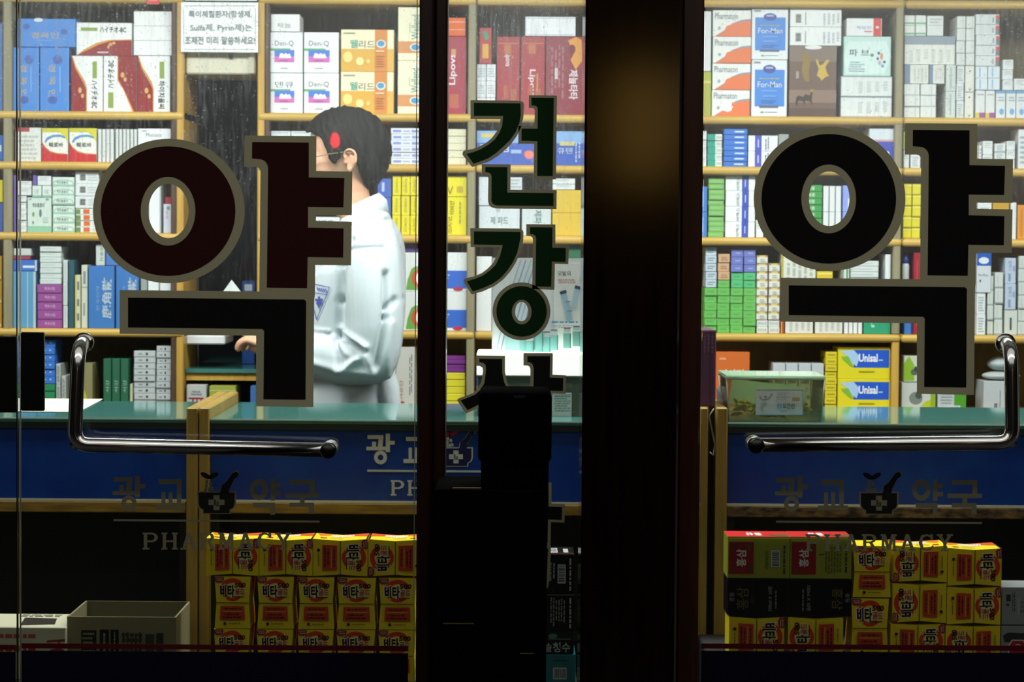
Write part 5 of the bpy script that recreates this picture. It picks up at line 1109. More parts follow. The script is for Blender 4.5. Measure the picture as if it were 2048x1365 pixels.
# hands: palm, four bent fingers of unequal length and a thumb from the side of the palm
def hand(s):
    y0 = .088
    limb(q, [(556, 696, s * y0, .024), (540, 693, s * .078, .026), (520, 688, s * .066, .025)], S_, 16)
    limb(q, [(552, 690, s * .08, .018), (526, 681, s * .062, .019)], S_, 14)
    for i, (l, yy, zz) in enumerate(((1.0, .092, 0), (1.12, .073, -2), (1.05, .054, -1), (.84, .036, 2))):
        x = 518; y = 684 + zz
        limb(q, [(x, y, s * yy, .0095), (x - 17 * l, y - 5, s * (yy - .003), .0090), (x - 30 * l, y + 2, s * (yy - .008), .0083), (x - 35 * l, y + 13, s * (yy - .014), .0074)], S_, 10)
    limb(q, [(545, 686, s * .052, .013), (527, 672, s * .040, .0115), (508, 668, s * .034, .0100), (494, 670, s * .032, .0085)], S_, 12)
for s in (-1, 1): hand(s)
body = fuse(q, 'body', person, 0.0036, 3, M_SKIN)

# hair: a cap grown from its outline seen from the side
OUT = [(622, 262), (614, 268), (612, 258), (618, 246), (630, 234), (645, 224), (665, 216), (690, 212.5), (715, 215), (735, 222), (752, 233), (766, 249), (777, 268), (782, 290), (782, 312), (777, 334), (768, 352), (757, 368), (744, 381), (736, 380), (730, 366), (724, 352), (719, 340), (718, 325), (717, 310), (711, 302), (700, 300), (692, 304), (688, 310), (684, 314), (680, 322), (674, 328), (666, 327), (661, 318), (657, 304), (651, 288), (645, 276), (640, 272), (632, 272)]
def inside(x, y, poly):
    c = False; j = len(poly) - 1
    for i in range(len(poly)):
        xi, yi = poly[i]; xj, yj = poly[j]
        if (yi > y) != (yj > y) and x < (xj - xi) * (y - yi) / (yj - yi) + xi: c = not c
        j = i
    return c
q = MB(); st = 3; cells = {}
def half(x, y):
    e = ((x - 697) / 88) ** 2 + ((y - 300) / 92) ** 2
    w = 0.086 * math.sqrt(max(0.0, 1 - e)) if e < 1 else 0.0
    return max(w, 0.012) + 0.0035 * noise.noise(Vector((x * .09, y * .03, 1.7)))
for gx in range(606, 790, st):
    for gy in range(206, 390, st):
        if inside(gx + st / 2, gy + st / 2, OUT): cells[(gx, gy)] = 1
idx = {}
def vert(gx, gy, s):
    k = (gx, gy, s)
    if k not in idx:
        p = at(gx, gy, YP); idx[k] = len(q.v); q.v.append((p.x, YP + s * half(gx, gy), p.z))
    return idx[k]
k_ = q.mi(M_HAIR)
def face(*f): q.f.append(list(f)); q.m.append(k_); q.sm.append(True)
for gx, gy in cells:
    c = [(gx, gy), (gx + st, gy), (gx + st, gy + st), (gx, gy + st)]
    face(*[vert(a, b, -1) for a, b in c]); face(*[vert(a, b, 1) for a, b in reversed(c)])
    for (dx, dy), (i, j) in zip(((0, -st), (st, 0), (0, st), (-st, 0)), ((0, 1), (1, 2), (2, 3), (3, 0))):
        if (gx + dx, gy + dy) not in cells:
            a, b = c[i], c[j]
            face(vert(*b, -1), vert(*a, -1), vert(*a, 1), vert(*b, 1))
def strands(p):
    d = p - at(700, 270, YP)
    return 0.0022 * math.sin(p.x * 330 + p.z * 120 + 3 * noise.noise(p * 30)) * (0.5 + noise.noise(p * 14))
hair = fuse(q, 'hair', person, 0.004, 6, M_HAIR, strands)

# spectacles
gx_ = empty('eyeglasses', (0, 0, 0)); gx_.parent = person; gx_.location = -person.location
M_WIRE = mat('8a7a5c', 0.3, 1.0)
q = MB()
for s in (-1, 1):
    q.tube([PP(694, 306, s * .086), PP(660, 311, s * .080), PP(632, 316, s * .072), PP(606, 318, s * .066)], .0013, M_WIRE, 8)
    q.tube([PP(694, 306, s * .086), PP(702, 312, s * .084), PP(708, 322, s * .080)], .0014, M_WIRE, 8)
q.build('temples', gx_)
q = MB()
for s in (-1, 1):
    q.tube([PP(604, 322, s * .036 + 1e-6) + Vector((0, .026 * math.cos(t), .019 * math.sin(t))) for t in [2 * math.pi * i / 24 for i in range(25)]], .0011, M_WIRE, 8)
q.tube([PP(604, 319, -.011), PP(601, 318, 1e-6), PP(604, 319, .011)], .0011, M_WIRE, 8)
q.build('lens_rims', gx_)

# white coat: trunk and sleeves fused, then folds
q = MB(); C_ = M_COAT
loft(q, [(684, 768, 428, .066, 412), (676, 781, 446, .115, 430), (668, 794, 468, .17), (652, 802, 498, .188), (618, 808, 545, .186), (600, 812, 590, .180), (597, 808, 640, .172), (600, 800, 690, .165), (600, 791, 735, .165), (595, 788, 785, .182), (590, 792, 850, .19), (588, 795, 950, .2), (588, 796, 1060, .205), (590, 795, 1130, .205)], C_, 36)
limb(q, [(742, 482, -.135, .078), (747, 520, -.175, .080), (753, 580, -.196, .079), (757, 650, -.200, .079), (748, 708, -.192, .073), (700, 712, -.168, .066), (640, 708, -.138, .060), (590, 702, -.110, .054), (566, 699, -.095, .048)], C_, 24)
limb(q, [(742, 482, .135, .078), (747, 520, .175, .080), (748, 650, .200, .074), (735, 708, .192, .068), (640, 702, .138, .056), (566, 697, .095, .046)], C_, 24)
# tail of the coat flaring out behind, and the drooping cuff fold under the elbow
limb(q, [(768, 742, -.10, .030), (780, 775, -.12, .032), (788, 805, -.13, .026)], C_, 12)
limb(q, [(690, 722, -.20, .030), (715, 738, -.19, .034), (745, 735, -.19, .034)], C_, 14)
def ridge(p, a, b, wid):
    ab = b - a; t = max(0, min(1, (p - a).dot(ab) / ab.length_squared))
    d = (p - a - ab * t).length
    return math.exp(-(d / wid) ** 2)
YN = -.27
FOLDS = [((688, 662), (738, 694), .007, -.022), ((690, 654), (742, 686), .009, .010), ((682, 672), (694, 734), .007, -.018), ((694, 734), (726, 710), .008, .014), ((706, 700), (690, 680), .009, .010), ((738, 694), (756, 735), .010, .010),
         ((696, 530), (690, 600), .010, -.011), ((690, 600), (688, 655), .010, -.011), ((781, 545), (781, 630), .008, -.018), ((781, 630), (764, 722), .008, -.018), 
         ((700, 497), (776, 494), .006, -.008), ((715, 478), (690, 530), .006, -.010), 
         ((640, 470), (692, 446), .008, -.008), ((700, 452), (778, 440), .006, -.007), ((634, 545), (664, 512), .006, -.009), ((632, 655), (668, 658), .005, .005), ((636, 680), (668, 664), .005, -.006), ((630, 718), (690, 730), .010, .008), ((690, 730), (748, 738), .010, .008), ((800, 596), (786, 612), .008, -.014), ((792, 640), (782, 740), .010, .008)]
FW = [(PP(*a, YN), PP(*b, YN), w, d) for a, b, w, d in FOLDS]
def coatwarp(p):
    s = 0.0022 * math.sin(46 * p.x + 9 * p.z + 3 * noise.noise(p * 4)) + 0.005 * noise.noise(Vector((p.x * 12, p.y * 9, p.z * 3.2)))
    if p.z < 1.02: s += 0.006 * math.sin(math.atan2(p.y - YP, p.x - foot.x) * 11) * min(1, (1.02 - p.z) * 6)
    if p.y < YP:
        pf = Vector((p.x, YP + YN, p.z))
        for a, b, w, d in FW: s += d * ridge(pf, a, b, w)
    return s
coat = fuse(q, 'coat', person, 0.0048, 4, M_COAT, coatwarp)
# collar standing up at the nape and lapel
q = MB(); n = 28; vs = []
for i in range(n + 1):
    t = math.radians(-160 + 320 * i / n)
    ct, stt = math.cos(t), math.sin(t)
    for lvl in (1, 0, 2):
        cx = (727, 722, 728)[lvl]; rx = (47, 37, 51)[lvl]; hw = (.082, .066, .090)[lvl]
        back = (ct + 1) / 2
        py = (428 - 28 * back, 422 - 36 * back, 446 - 17 * back)[lvl]
        vs.append(PP(cx + rx * ct, py, hw * stt if abs(stt) > 1e-3 else 1e-6))
q.add(vs, [(3 * i + l, 3 * i + l + 1, 3 * i + l + 4, 3 * i + l + 3) for i in range(n) for l in (0, 1)], M_COAT, True)
col_ = q.build('collar', coat); col_.modifiers.new('thick', 'SOLIDIFY').thickness = 0.003
# pocket on the sleeve side and a printed patch on the breast
def onto(px, py, off=0.0):
    """point of the coat seen through a photo pixel"""
    d = (at(px, py, YP) - EYE).normalized()
    ok, loc, nrm, _ = coat.ray_cast(EYE - coat.matrix_world.translation + d * 5.5 if False else EYE + d * 5.5 - WOFF, d)
    return (loc + WOFF - d * off) if ok else at(px, py, YP - .2)
WOFF = Vector((0, 0, 0))
def patch(name, pts, mt, off, parent):
    P = [onto(a, b, off) for a, b in pts]
    c = sum(P, Vector((0, 0, 0))) / len(P)
    m2 = MB(); m2.add(P, tessellate_polygon([[Vector((a, b, 0)) for a, b in pts]]), mt)
    return m2.build(name, parent)
M_INK = mat('4a54a8', 0.6)
q = MB()
def line(a, b, w, mt, off=.0045):
    n = 6; d = Vector((b[0] - a[0], b[1] - a[1])).normalized(); nx, ny = -d.y * w / 2, d.x * w / 2
    vs = []
    for i in range(n + 1):
        x = a[0] + (b[0] - a[0]) * i / n; y = a[1] + (b[1] - a[1]) * i / n
        vs += [onto(x + nx, y + ny, off), onto(x - nx, y - ny, off)]
    q.add(vs, [(2 * i, 2 * i + 1, 2 * i + 3, 2 * i + 2) for i in range(n)], mt)
bpy.context.view_layer.update()
for a, b in (((618, 566), (659, 575)), ((659, 575), (633, 640)), ((630, 586), (655, 590)), ((633, 640), (622, 600))): line(a, b, 1.5, M_INK)
for t in range(5): line((634 + t * 4.2, 575 + t * .8), (637 + t * 4.2, 582 + t * .8), 2.4, M_INK)
for i in range(5):
    a = -math.pi / 2 + i * 2 * math.pi / 5; line((638, 602), (638 + 8 * math.cos(a), 602 + 9 * math.sin(a)), 4.6, M_INK)
line((638, 602), (637, 616), 2.5, M_INK)
q.build('breast_emblem', coat)
# sheet of paper held up in the hands
ptop = [PP(465, 560, -.02), PP(502, 606, -.03), PP(470, 662, -.03), PP(436, 664, .02), PP(424, 612, .02)]
q = MB(); q.add(ptop + [PP(463, 620, -.008)], [(0, 1, 5), (1, 2, 5), (2, 3, 5), (3, 4, 5), (4, 0, 5)], mat('eef2f0', .7))
pa = q.build('paper_sheet'); pa.modifiers.new('thick', 'SOLIDIFY').thickness = 0.0006
tag(pa, 'white paper sheet held up by the person in the coat', 'paper')
# ---------------------------------------------------------------- things on and before the counters
def atz(px, py, z):
    d = _f + R2 * ((px - 1024) / F) + U2 * ((682.5 - py) / F)
    return EYE + d * ((z - EYE.z) / d.z)
q = MB(); q.add([atz(*p, ZTOP + .0006) for p in ((22, 797), (206, 798.5), (158, 824), (22, 823))] + [atz(*p, ZTOP + .0016) for p in ((22, 797), (206, 798.5), (158, 824), (22, 823))], [(0, 1, 2, 3), (7, 6, 5, 4), (0, 4, 5, 1), (1, 5, 6, 2), (2, 6, 7, 3), (3, 7, 4, 0)], mat('e3e0c4', .6))
tag(q.build('paper_sheet'), 'cream paper sheet lying on the green glass by the curved handle', 'paper')

M_LID = clear_plastic('frosted_lid', 'd4ead8'); M_LID.node_tree.nodes['Mix Shader.001'].inputs[0].default_value = .25
a, b = at(484, 562, 7.6), at(509, 700, 7.6); zz = at(440, 738, YS + .03).z
q = MB(); q.box((a.x, 7.6, zz + .0003), (b.x, 7.68, a.z), mat('1c4c94', .4), .002)
prints(q, [('R', .2, .04, .8, .12, 'b4c8dc'), ('R', .2, .5, .8, .56, 'b4c8dc')], lambda u, v, L: (a.x + u * (b.x - a.x), 7.5997 - .0003 * L, a.z - v * (a.z - zz)))
tag(q.build('medicine_carton'), 'blue and white carton standing on the back counter in the recess', 'box')
# acrylic box with golden packets
Y0 = 5.81
def abox():
    a, b = at(1453, 757, Y0), at(1649, 757, Y0); c, d = at(1458, 846, Y0), at(1643, 846, Y0)
    zt, zb = a.z, ZTOP + .0005
    dep = .21
    e = empty('acrylic_box', ((a.x + b.x) / 2, Y0 + .1, zb), 'clear acrylic box of golden packets standing on the counter', 'container')
    T = [(a.x, Y0), (b.x, Y0), (b.x, Y0 + dep), (a.x, Y0 + dep)]; B = [(c.x, Y0 + .006), (d.x, Y0 + .006), (d.x, Y0 + dep - .006), (c.x, Y0 + dep - .006)]
    q = MB(); vs = [(x, y, zb) for x, y in B] + [(x, y, zt) for x, y in T]
    q.add(vs, [(0, 3, 2, 1), (0, 1, 5, 4), (1, 2, 6, 5), (2, 3, 7, 6), (3, 0, 4, 7)], M_ACRYL)
    w = q.build('walls', e); w.modifiers.new('thick', 'SOLIDIFY').thickness = .003
    q = MB()
    for i in range(4):
        p, r = Vector((*T[i], zt)), Vector((*T[(i + 1) % 4], zt)); q.tube([p, r], .0032, mat('b9bba4', .2), 8)
        q.tube([Vector((*B[i], zb)), Vector((*T[i], zt))], .0018, mat('a8aa94', .2), 8)
    q.build('rim', e)
    q = MB(); q.box((a.x - .002, Y0 - .004, zt + .003), (b.x + .002, Y0 + dep + .003, zt + .007), M_LID, .001); q.build('lid', e)
    fn = facefn((1512, 779, 1606, 831), Y0 - .001)
    q = MB(); p0, p1 = at(1512, 779, Y0 - .001), at(1606, 831, Y0 - .001); q.box((p0.x, Y0 - .001, p1.z), (p1.x, Y0 + .001, p0.z), mat('c9d0cc', .5))
    prints(q, [('R', 0, 0, 1, .03, '8fb0c4'), ('R', 0, .97, 1, 1, '8fb0c4'), ('R', .985, 0, 1, 1, '8fb0c4'), ('T', '광동', .44, .56, .56, .74, '4f94c0', 0, .02), ('T', '모간신', .57, .55, .82, .74, '2c3230', 0, .02), ('L', .42, .1, .72, .42, 4, 'a4aca8'), ('R', .77, .32, .93, .46, 'a8a05c'), ('L', .5, .8, .72, .9, 2, '9aa2a0'), ('P', [(.08, .2), (.14, .38), (.26, .34), (.34, .14), (.36, .2), (.28, .4), (.14, .44), (.07, .36)], '9aa09c'), ('P', [(.1, .55), (.22, .5), (.24, .58), (.16, .7), (.14, .9), (.1, .8)], 'a4aaa6'), ('E', .2, .3, .03, .05, '8c928e')], fn)
    q.build('label_card', e)
    q = MB(); q.add([(a.x + .02, Y0 + .17, zb + .03), (b.x - .02, Y0 + .17, zb + .03), (b.x - .02, Y0 + .185, zt - .03), (a.x + .03, Y0 + .19, zt - .012)], [(0, 1, 2, 3)], mat('dcded4', .6))
    o = q.build('paper_slip'); o.modifiers.new('thick', 'SOLIDIFY').thickness = .0008; tag(o, 'white paper slip inside the acrylic box behind the packets', 'paper')
    q = MB(); r = random.Random(5); gold = mat('caa02c', .3)
    for i in range(46):
        x = r.uniform(c.x + .02, d.x - .02); y = r.uniform(Y0 + .022, Y0 + .15); z = zb + .010 + r.random() * (.012 if .3 < (x - c.x) / (d.x - c.x) < .6 else .03)
        R = Matrix.Rotation(r.uniform(0, 3.1), 3, 'Z') @ Matrix.Rotation(r.uniform(-.5, .5), 3, 'X') @ Matrix.Rotation(r.uniform(-.5, .5), 3, 'Y')
        vs = [R @ Vector(v) + Vector((x, y, z)) for v in ((-.016, -.006, 0), (-.009, -.003, .004), (.009, -.003, .005), (.016, -.007, 0), (.017, .006, .001), (.009, .003, .006), (-.009, .004, .005), (-.016, .007, 0), (0, 0, .008), (0, 0, -.004))]
        q.add(vs, [(0, 1, 6, 7), (1, 2, 8), (2, 5, 8), (5, 6, 8), (6, 1, 8), (2, 3, 4, 5), (0, 7, 9), (7, 6, 9), (6, 5, 9), (5, 4, 9), (4, 3, 9), (3, 2, 9), (2, 1, 9), (1, 0, 9)], gold)
    tag(q.build('golden_packets'), 'loose golden wrapped packets filling the acrylic box', 'sweets', kind='stuff')
abox()

# mauve carton and papers at the end of the counter
a, b = at(1394, 661, 5.80), at(1431, 816, 5.80)
zp = at(1398, 816, YC - .01).z
q = MB(); q.box((a.x, 5.80, zp + .0003), (b.x, 6.0, a.z), mat('5d3a52', .5), .002)
prints(q, [('R', 0, 0, 1, .02, '8a6a7c'), ('L', .3, .05, .9, .3, 3, '7a566c', 90), ('R', .7, 0, .74, 1, '503046')], lambda u, v, L: (a.x + u * (b.x - a.x), 5.7995 - .0003 * L, a.z - v * (a.z - zp)))
tag(q.build('mauve_carton'), 'tall mauve carton standing on the olive plank by the reddish post', 'box')
q = MB(); zt = ZTOP + .001
q.add([at(1433, 803, 5.98), at(1452, 806, 5.96), at(1452, 763, 6.0), at(1440, 765, 6.0), at(1440, 773, 5.995), at(1433, 775, 5.99)], [(0, 1, 2, 3, 4, 5)], mat('dcdfda', .6))
o = q.build('paper_slip'); o.modifiers.new('thick', 'SOLIDIFY').thickness = .001
tag(o, 'white paper slip sticking up between mauve carton and acrylic box', 'paper')
q = MB(); q.tube([at(1428, 818, 5.74), at(1419, 832, 5.74), at(1424, 862, 5.74), at(1430, 890, 5.74), at(1427, 912, 5.74), at(1420, 905, 5.74)], .0016, mat('7c7c70', .3, .6), 8)
tag(q.build('wire_loop'), 'thin bent wire hanging in the gap between the two worn planks', 'wire')

# lit display with picture card in the narrow pane
Yd = 5.93
a, b = at(955, 751, Yd), at(1178, 842, Yd)
disp = empty('display_stand', ((a.x + b.x) / 2, Yd + .08, ZTOP), 'counter display with a glowing white top and a clear case, behind the narrow pane', 'display')
q = MB(); q.box((a.x, Yd, ZTOP + .0005), (b.x, Yd + .004, a.z), M_ACRYL); q.box((a.x, Yd + .156, ZTOP + .0005), (b.x, Yd + .16, a.z), mat('4a4c44', .5)); q.box((a.x, Yd + .004, ZTOP + .0005), (a.x + .004, Yd + .156, a.z), M_ACRYL); q.box((b.x - .004, Yd + .004, ZTOP + .0005), (b.x, Yd + .156, a.z), M_ACRYL)
q.build('clear_case', disp)
z1 = at(1060, 706, Yd).z
q = MB(); q.box((a.x - .002, Yd - .004, a.z + .0003), (b.x + .002, Yd + .164, z1), emis('lit_diffuser', 'fbfff2', 0.9), .003); q.build('lit_top', disp)
q = MB(); q.box((a.x - .003, Yd - .005, a.z - .004), (b.x + .003, Yd + .165, a.z), mat('8c8c80', .3, .8)); q.build('metal_edge', disp)
hair_ = [('P', [(.30 + .055 * i, .02), (.31 + .055 * i, .02), (.16 + .05 * i, .5), (.05 + .045 * i, .98), (.04 + .045 * i, .98), (.145 + .05 * i, .5)], '7fb2d8' if i % 2 else 'a4cbe4') for i in range(7)]
vial = lambda x, y, c: [('R', x, y, x + .085, y + .16, c), ('R', x + .005, y - .045, x + .08, y - .005, 'c4ccce'), ('R', x + .008, y - .06, x + .078, y - .045, '6c7c80'), ('R', x + .075, y, x + .085, y + .16, '3c7c78')]
items = [('R', 0, 0, .66, .9, 'eef3f4')] + hair_ + [('R', .66, .06, 1, 1, 'f0f2ec'), ('T', '모발의', .70, .14, .84, .19, '3c4448'), ('L', .70, .22, .9, .27, 2, 'd89c9c'), ('R', .94, .2, .97, .26, 'b0c0c8')]
items += [('P', [(.73, .38), (.79, .36), (.86, .66), (.8, .68)], 'a8c8d8'), ('P', [(.72, .36), (.79, .34), (.8, .37), (.73, .39)], '2c4c6c'), ('P', [(.88, .33), (.94, .34), (.9, .54), (.84, .52)], 'b8d4e0'), ('P', [(.89, .29), (.96, .31), (.95, .34), (.88, .325)], '2c4c6c'), ('R', .78, .46, .84, .47, '5a88a8'), ('R', .8, .56, .86, .57, '5a88a8')]
items += [('R', .14, .82, .66, .98, 'a9d4d6'), ('L', .62, .665, .98, .70, 1, '5f9cc4'), ('L', .70, .73, .98, .75, 1, 'd0a8a8'), ('L', .64, .71, .9, .73, 1, 'b4c0c4')]
for x, y in ((.3, .84), (.42, .83), (.36, .9), (.46, .88), (.54, .85), (.62, .83), (.46, .79)): items += vial(x, y - .01, '86c4c0')
items += vial(.76, .80, '7fbcb0') + vial(.86, .78, '7fbcb0')
card('picture_card', 'tall white picture card with blue strands and drawn vials on the lit display', 'poster', (985, 516, 1171, 704.5), Yd + .06, .004, 'eceeea', items)
for n_, r_ in enumerate(((1040, 768, 1060, 797), (1133, 768, 1144, 797))):
    p0, p1 = at(r_[0], r_[1], Yd + .05), at(r_[2], r_[3], Yd + .05)
    q = MB(); q.box((p0.x, Yd + .05, ZTOP + .001), (p1.x, Yd + .08, p0.z), mat('c4ccd0'), .001)
    prints(q, [('R', 0, .12, 1, .34, '3a66b8'), ('L', .1, .4, .9, .9, 3, '8c9498')], lambda u, v, L: (p0.x + u * (p1.x - p0.x), Yd + .0495 - .0003 * L, p0.z - v * (p0.z - ZTOP)))
    tag(q.build('medicine_box'), 'blue-banded white box inside the clear case, ' + ('above the black stand' if n_ == 0 else 'beside the pillar'), 'box')
card('price_slip', 'white price slip on the clear case beside the black stand', 'paper', (1104, 786, 1143, 834), Yd - .002, .0008, 'c2c6bf', [('L', .1, .1, .95, .8, 7, '84887f'), ('R', 0, 0, 1, .06, 'd4d8d2')])

# cloth roll and plastic bag on the white carton, coiled hanger
q = MB(); c = at(2003, 752, YS + .06)
ztop_ = at(2000, 763, YS + .012).z
q.ell((c.x, YS + .07, ztop_ + .0135), (.056, .05, .013), mat('b4bcb8', .8), 24, 14); tag(q.build('rolled_cloth'), 'pale rolled cloth lying on the black-lined white carton', 'cloth')
q = MB(); q.ell((c.x + .004, YS + .07, ztop_ + .0275 + .021), (.044, .04, .021), mat('a3b0ae', .35), 24, 16); o = q.build('plastic_bag')
for v in o.data.vertices: v.co += v.co.normalized() * 0.004 * noise.noise(v.co * 60)
tag(o, 'crumpled plastic bag lying on the rolled cloth behind the curved handle', 'bag')

# ---------------------------------------------------------------- boxes stacked on the floor platforms
YV = 5.45
DV = .105
def vita_mesh():
    w, h = 73 / 917, 104 / 917
    q = MB(); ye = mat('ecd01c', .4); n = .05 * w
    xs = [(-w / 2, 0), (-w / 2 + n, h / 2), (-w / 2, h), (w / 2, h), (w / 2 - n, h / 2), (w / 2, 0)]
    q.loops([xs], ye, 0, DV)
    def fn(u, v, L):
        k = 1 - 2 * (n / w) * (1 - abs(2 * v - 1))
        return ((u - .5) * w * k, -.0003 * (L + 1), h - v * h)
    ring_ = [('E', .5, .26, .36, .215, 'c2381c'), ('E', .5, .26, .25, .135, 'd8b414')]
    it = [('E', .5, .25, .35, .225, 'd0381a'), ('E', .5, .26, .24, .145, 'ecd01c'), ('P', [(.62, .3), (1, .12), (1, .36), (.7, .38)], 'ecd01c'),
          ('T', '비타', .11, .135, .575, .415, 'f4f2e6', 0, .06), ('T', '비타', .13, .15, .56, .40, '0c0c0e', 0, .04), ('T', '500', .56, .11, .88, .205, '14140f', 0, .03), ('T', '골드', .555, .215, .88, .36, 'f0ead0', 0, .05), ('T', '골드', .57, .225, .865, .35, 'a01822', 0, .025), ('R', .5, .375, .84, .392, '3c3410'),
          ('P', [(0, .0), (.24, 0), (.27, .03), (.24, .06), (.25, .1), (.2, .095), (.16, .12), (.12, .1), (.06, .12), (.04, .09), (0, .09)], '8c1420'), ('T', '비타민', .04, .015, .22, .05, 'e8c8c0'), ('R', .06, .06, .22, .075, 'd8a8a0'),
          ('R', 0, .492, 1, .508, '4a3c08'), ('R', .14, .56, .86, .83, 'c4401c'), ('L', .24, .585, .76, .64, 1, '5c1408'), ('R', .2, .655, .8, .672, 'd8a414'), ('L', .2, .69, .8, .81, 2, '5c1408'), ('E', .29, .90, .045, .03, '2c2808'), ('L', .38, .88, .76, .92, 1, '6c5c14')]
    prints(q, it, fn)
    for s in (-1, 1):
        def sf(u, v, L, s=s):               # u along the height, v into the depth
            k = 1 - 2 * (n / w) * (1 - abs(2 * u - 1))
            return (s * (w / 2 * k + .0003 * (L + 1)), v * DV, h * u)
        prints(q, [('P', [(.02, .95), (.1, .55), (.45, .95)], 'd86a1c'), ('P', [(.5, .98), (.98, .98), (.98, .5), (.7, .7)], 'd05018'), ('T', '비타500', .3, .45, .72, .9, 'eee8d8', 0, .03), ('R', .12, .2, .24, .3, 'b83020'), ('R', .3, .22, .55, .27, '6c5c14')], sf)
        prints(q, [('R', .97, 0, 1, 1, '14140c')], sf)
    return q.mesh('vitamin_drink_box')
VM = vita_mesh()
VIT = 'vitamin drink boxes on the floor platforms'
def vita(x0, y0, x1, y1, turn, label, zb=None, yf=YV):
    o = bpy.data.objects.new('drink_box', VM); COL.objects.link(o)
    a, b = at(x0, y0, yf), at(x1, y1, yf)
    w, h = 73 / 917, 104 / 917
    cx = (a.x + b.x) / 2; W_, H_ = (b.x - a.x), (a.z - b.z) if zb is None else a.z - zb
    z0 = b.z if zb is None else zb
    if turn == 0: o.location = (cx, yf, z0); o.scale = ((W_ - .001) / w, 1, (H_ - .0006) / h)
    else:
        o.rotation_euler = (0, math.radians(90 * turn), 0)
        o.location = (cx - turn * (W_ - .001) / 2, yf, z0 + (H_ - .0006) / 2); o.scale = ((H_ - .0006) / w, 1, (W_ - .001) / h)
    tag(o, label, 'box', VIT)
ZL = ZPL_L; ZR = ZPL
ORDW = ['first', 'second', 'third', 'fourth', 'fifth']
cols = [(429, 501.5), (514, 588), (596, 669), (674, 752), (757.5, 833)]
for i, (x0, x1) in enumerate(cols):
    dx = -1.5
    vita(x0 + dx, 1258.5 + i * .6, x1 + dx, 1363, 0, 'upright yellow drink box cut by the red tape, %s column from the brown planks' % ORDW[i], ZL)
    vita(x0, 1153.5 + i * .8, x1, 1258 + i * .6, 0, 'upright yellow drink box in the middle row, %s column from the brown planks' % ORDW[i])
for i, (x0, x1, t) in enumerate(((412.5, 518, 1), (518.5, 625.5, 1), (626, 735.5, 1), (736.5, 845, -1))):
    vita(x0, 1076 + i * .8, x1, 1152.5 + i * .6, t, 'yellow drink box lying in the top row, %s from the brown planks' % ORDW[i])
vita(1706, 1092, 1782, 1195.5, 0, 'upright yellow drink box, upper of the narrow pair beside the black boxes')
vita(1702, 1197.5, 1777, 1311, 0, 'upright yellow drink box, lower of the narrow pair beside the black boxes', ZR)
for x0, y0, x1, y1, t, l in ((1787, 1091, 1894, 1165.5, -1, 'yellow drink box lying topmost next to the narrow pair'), (1785, 1166.5, 1892.5, 1247, -1, 'yellow drink box lying in the middle next to the narrow pair'), (1781, 1247.5, 1889, 1314, 1, 'yellow drink box lying at the bottom next to the narrow pair'),
                             (1895.5, 1096, 2003, 1173, 1, 'yellow drink box lying topmost above the grey-white boxes'), (1894, 1174, 2001, 1250.5, 1, 'yellow drink box lying in the middle beside grey-white boxes'), (1891, 1251, 2000, 1315, -1, 'yellow drink box lying at the bottom beside the red octagon'),
                             (1458, 1234, 1568, 1311, 1, 'yellow drink box lying under the black boxes beside the worn plank'), (1576, 1234.5, 1686, 1311, -1, 'yellow drink box lying under the black boxes beside the narrow pair')):
    vita(x0, y0, x1, y1, t, l, ZR if y1 > 1300 else None)
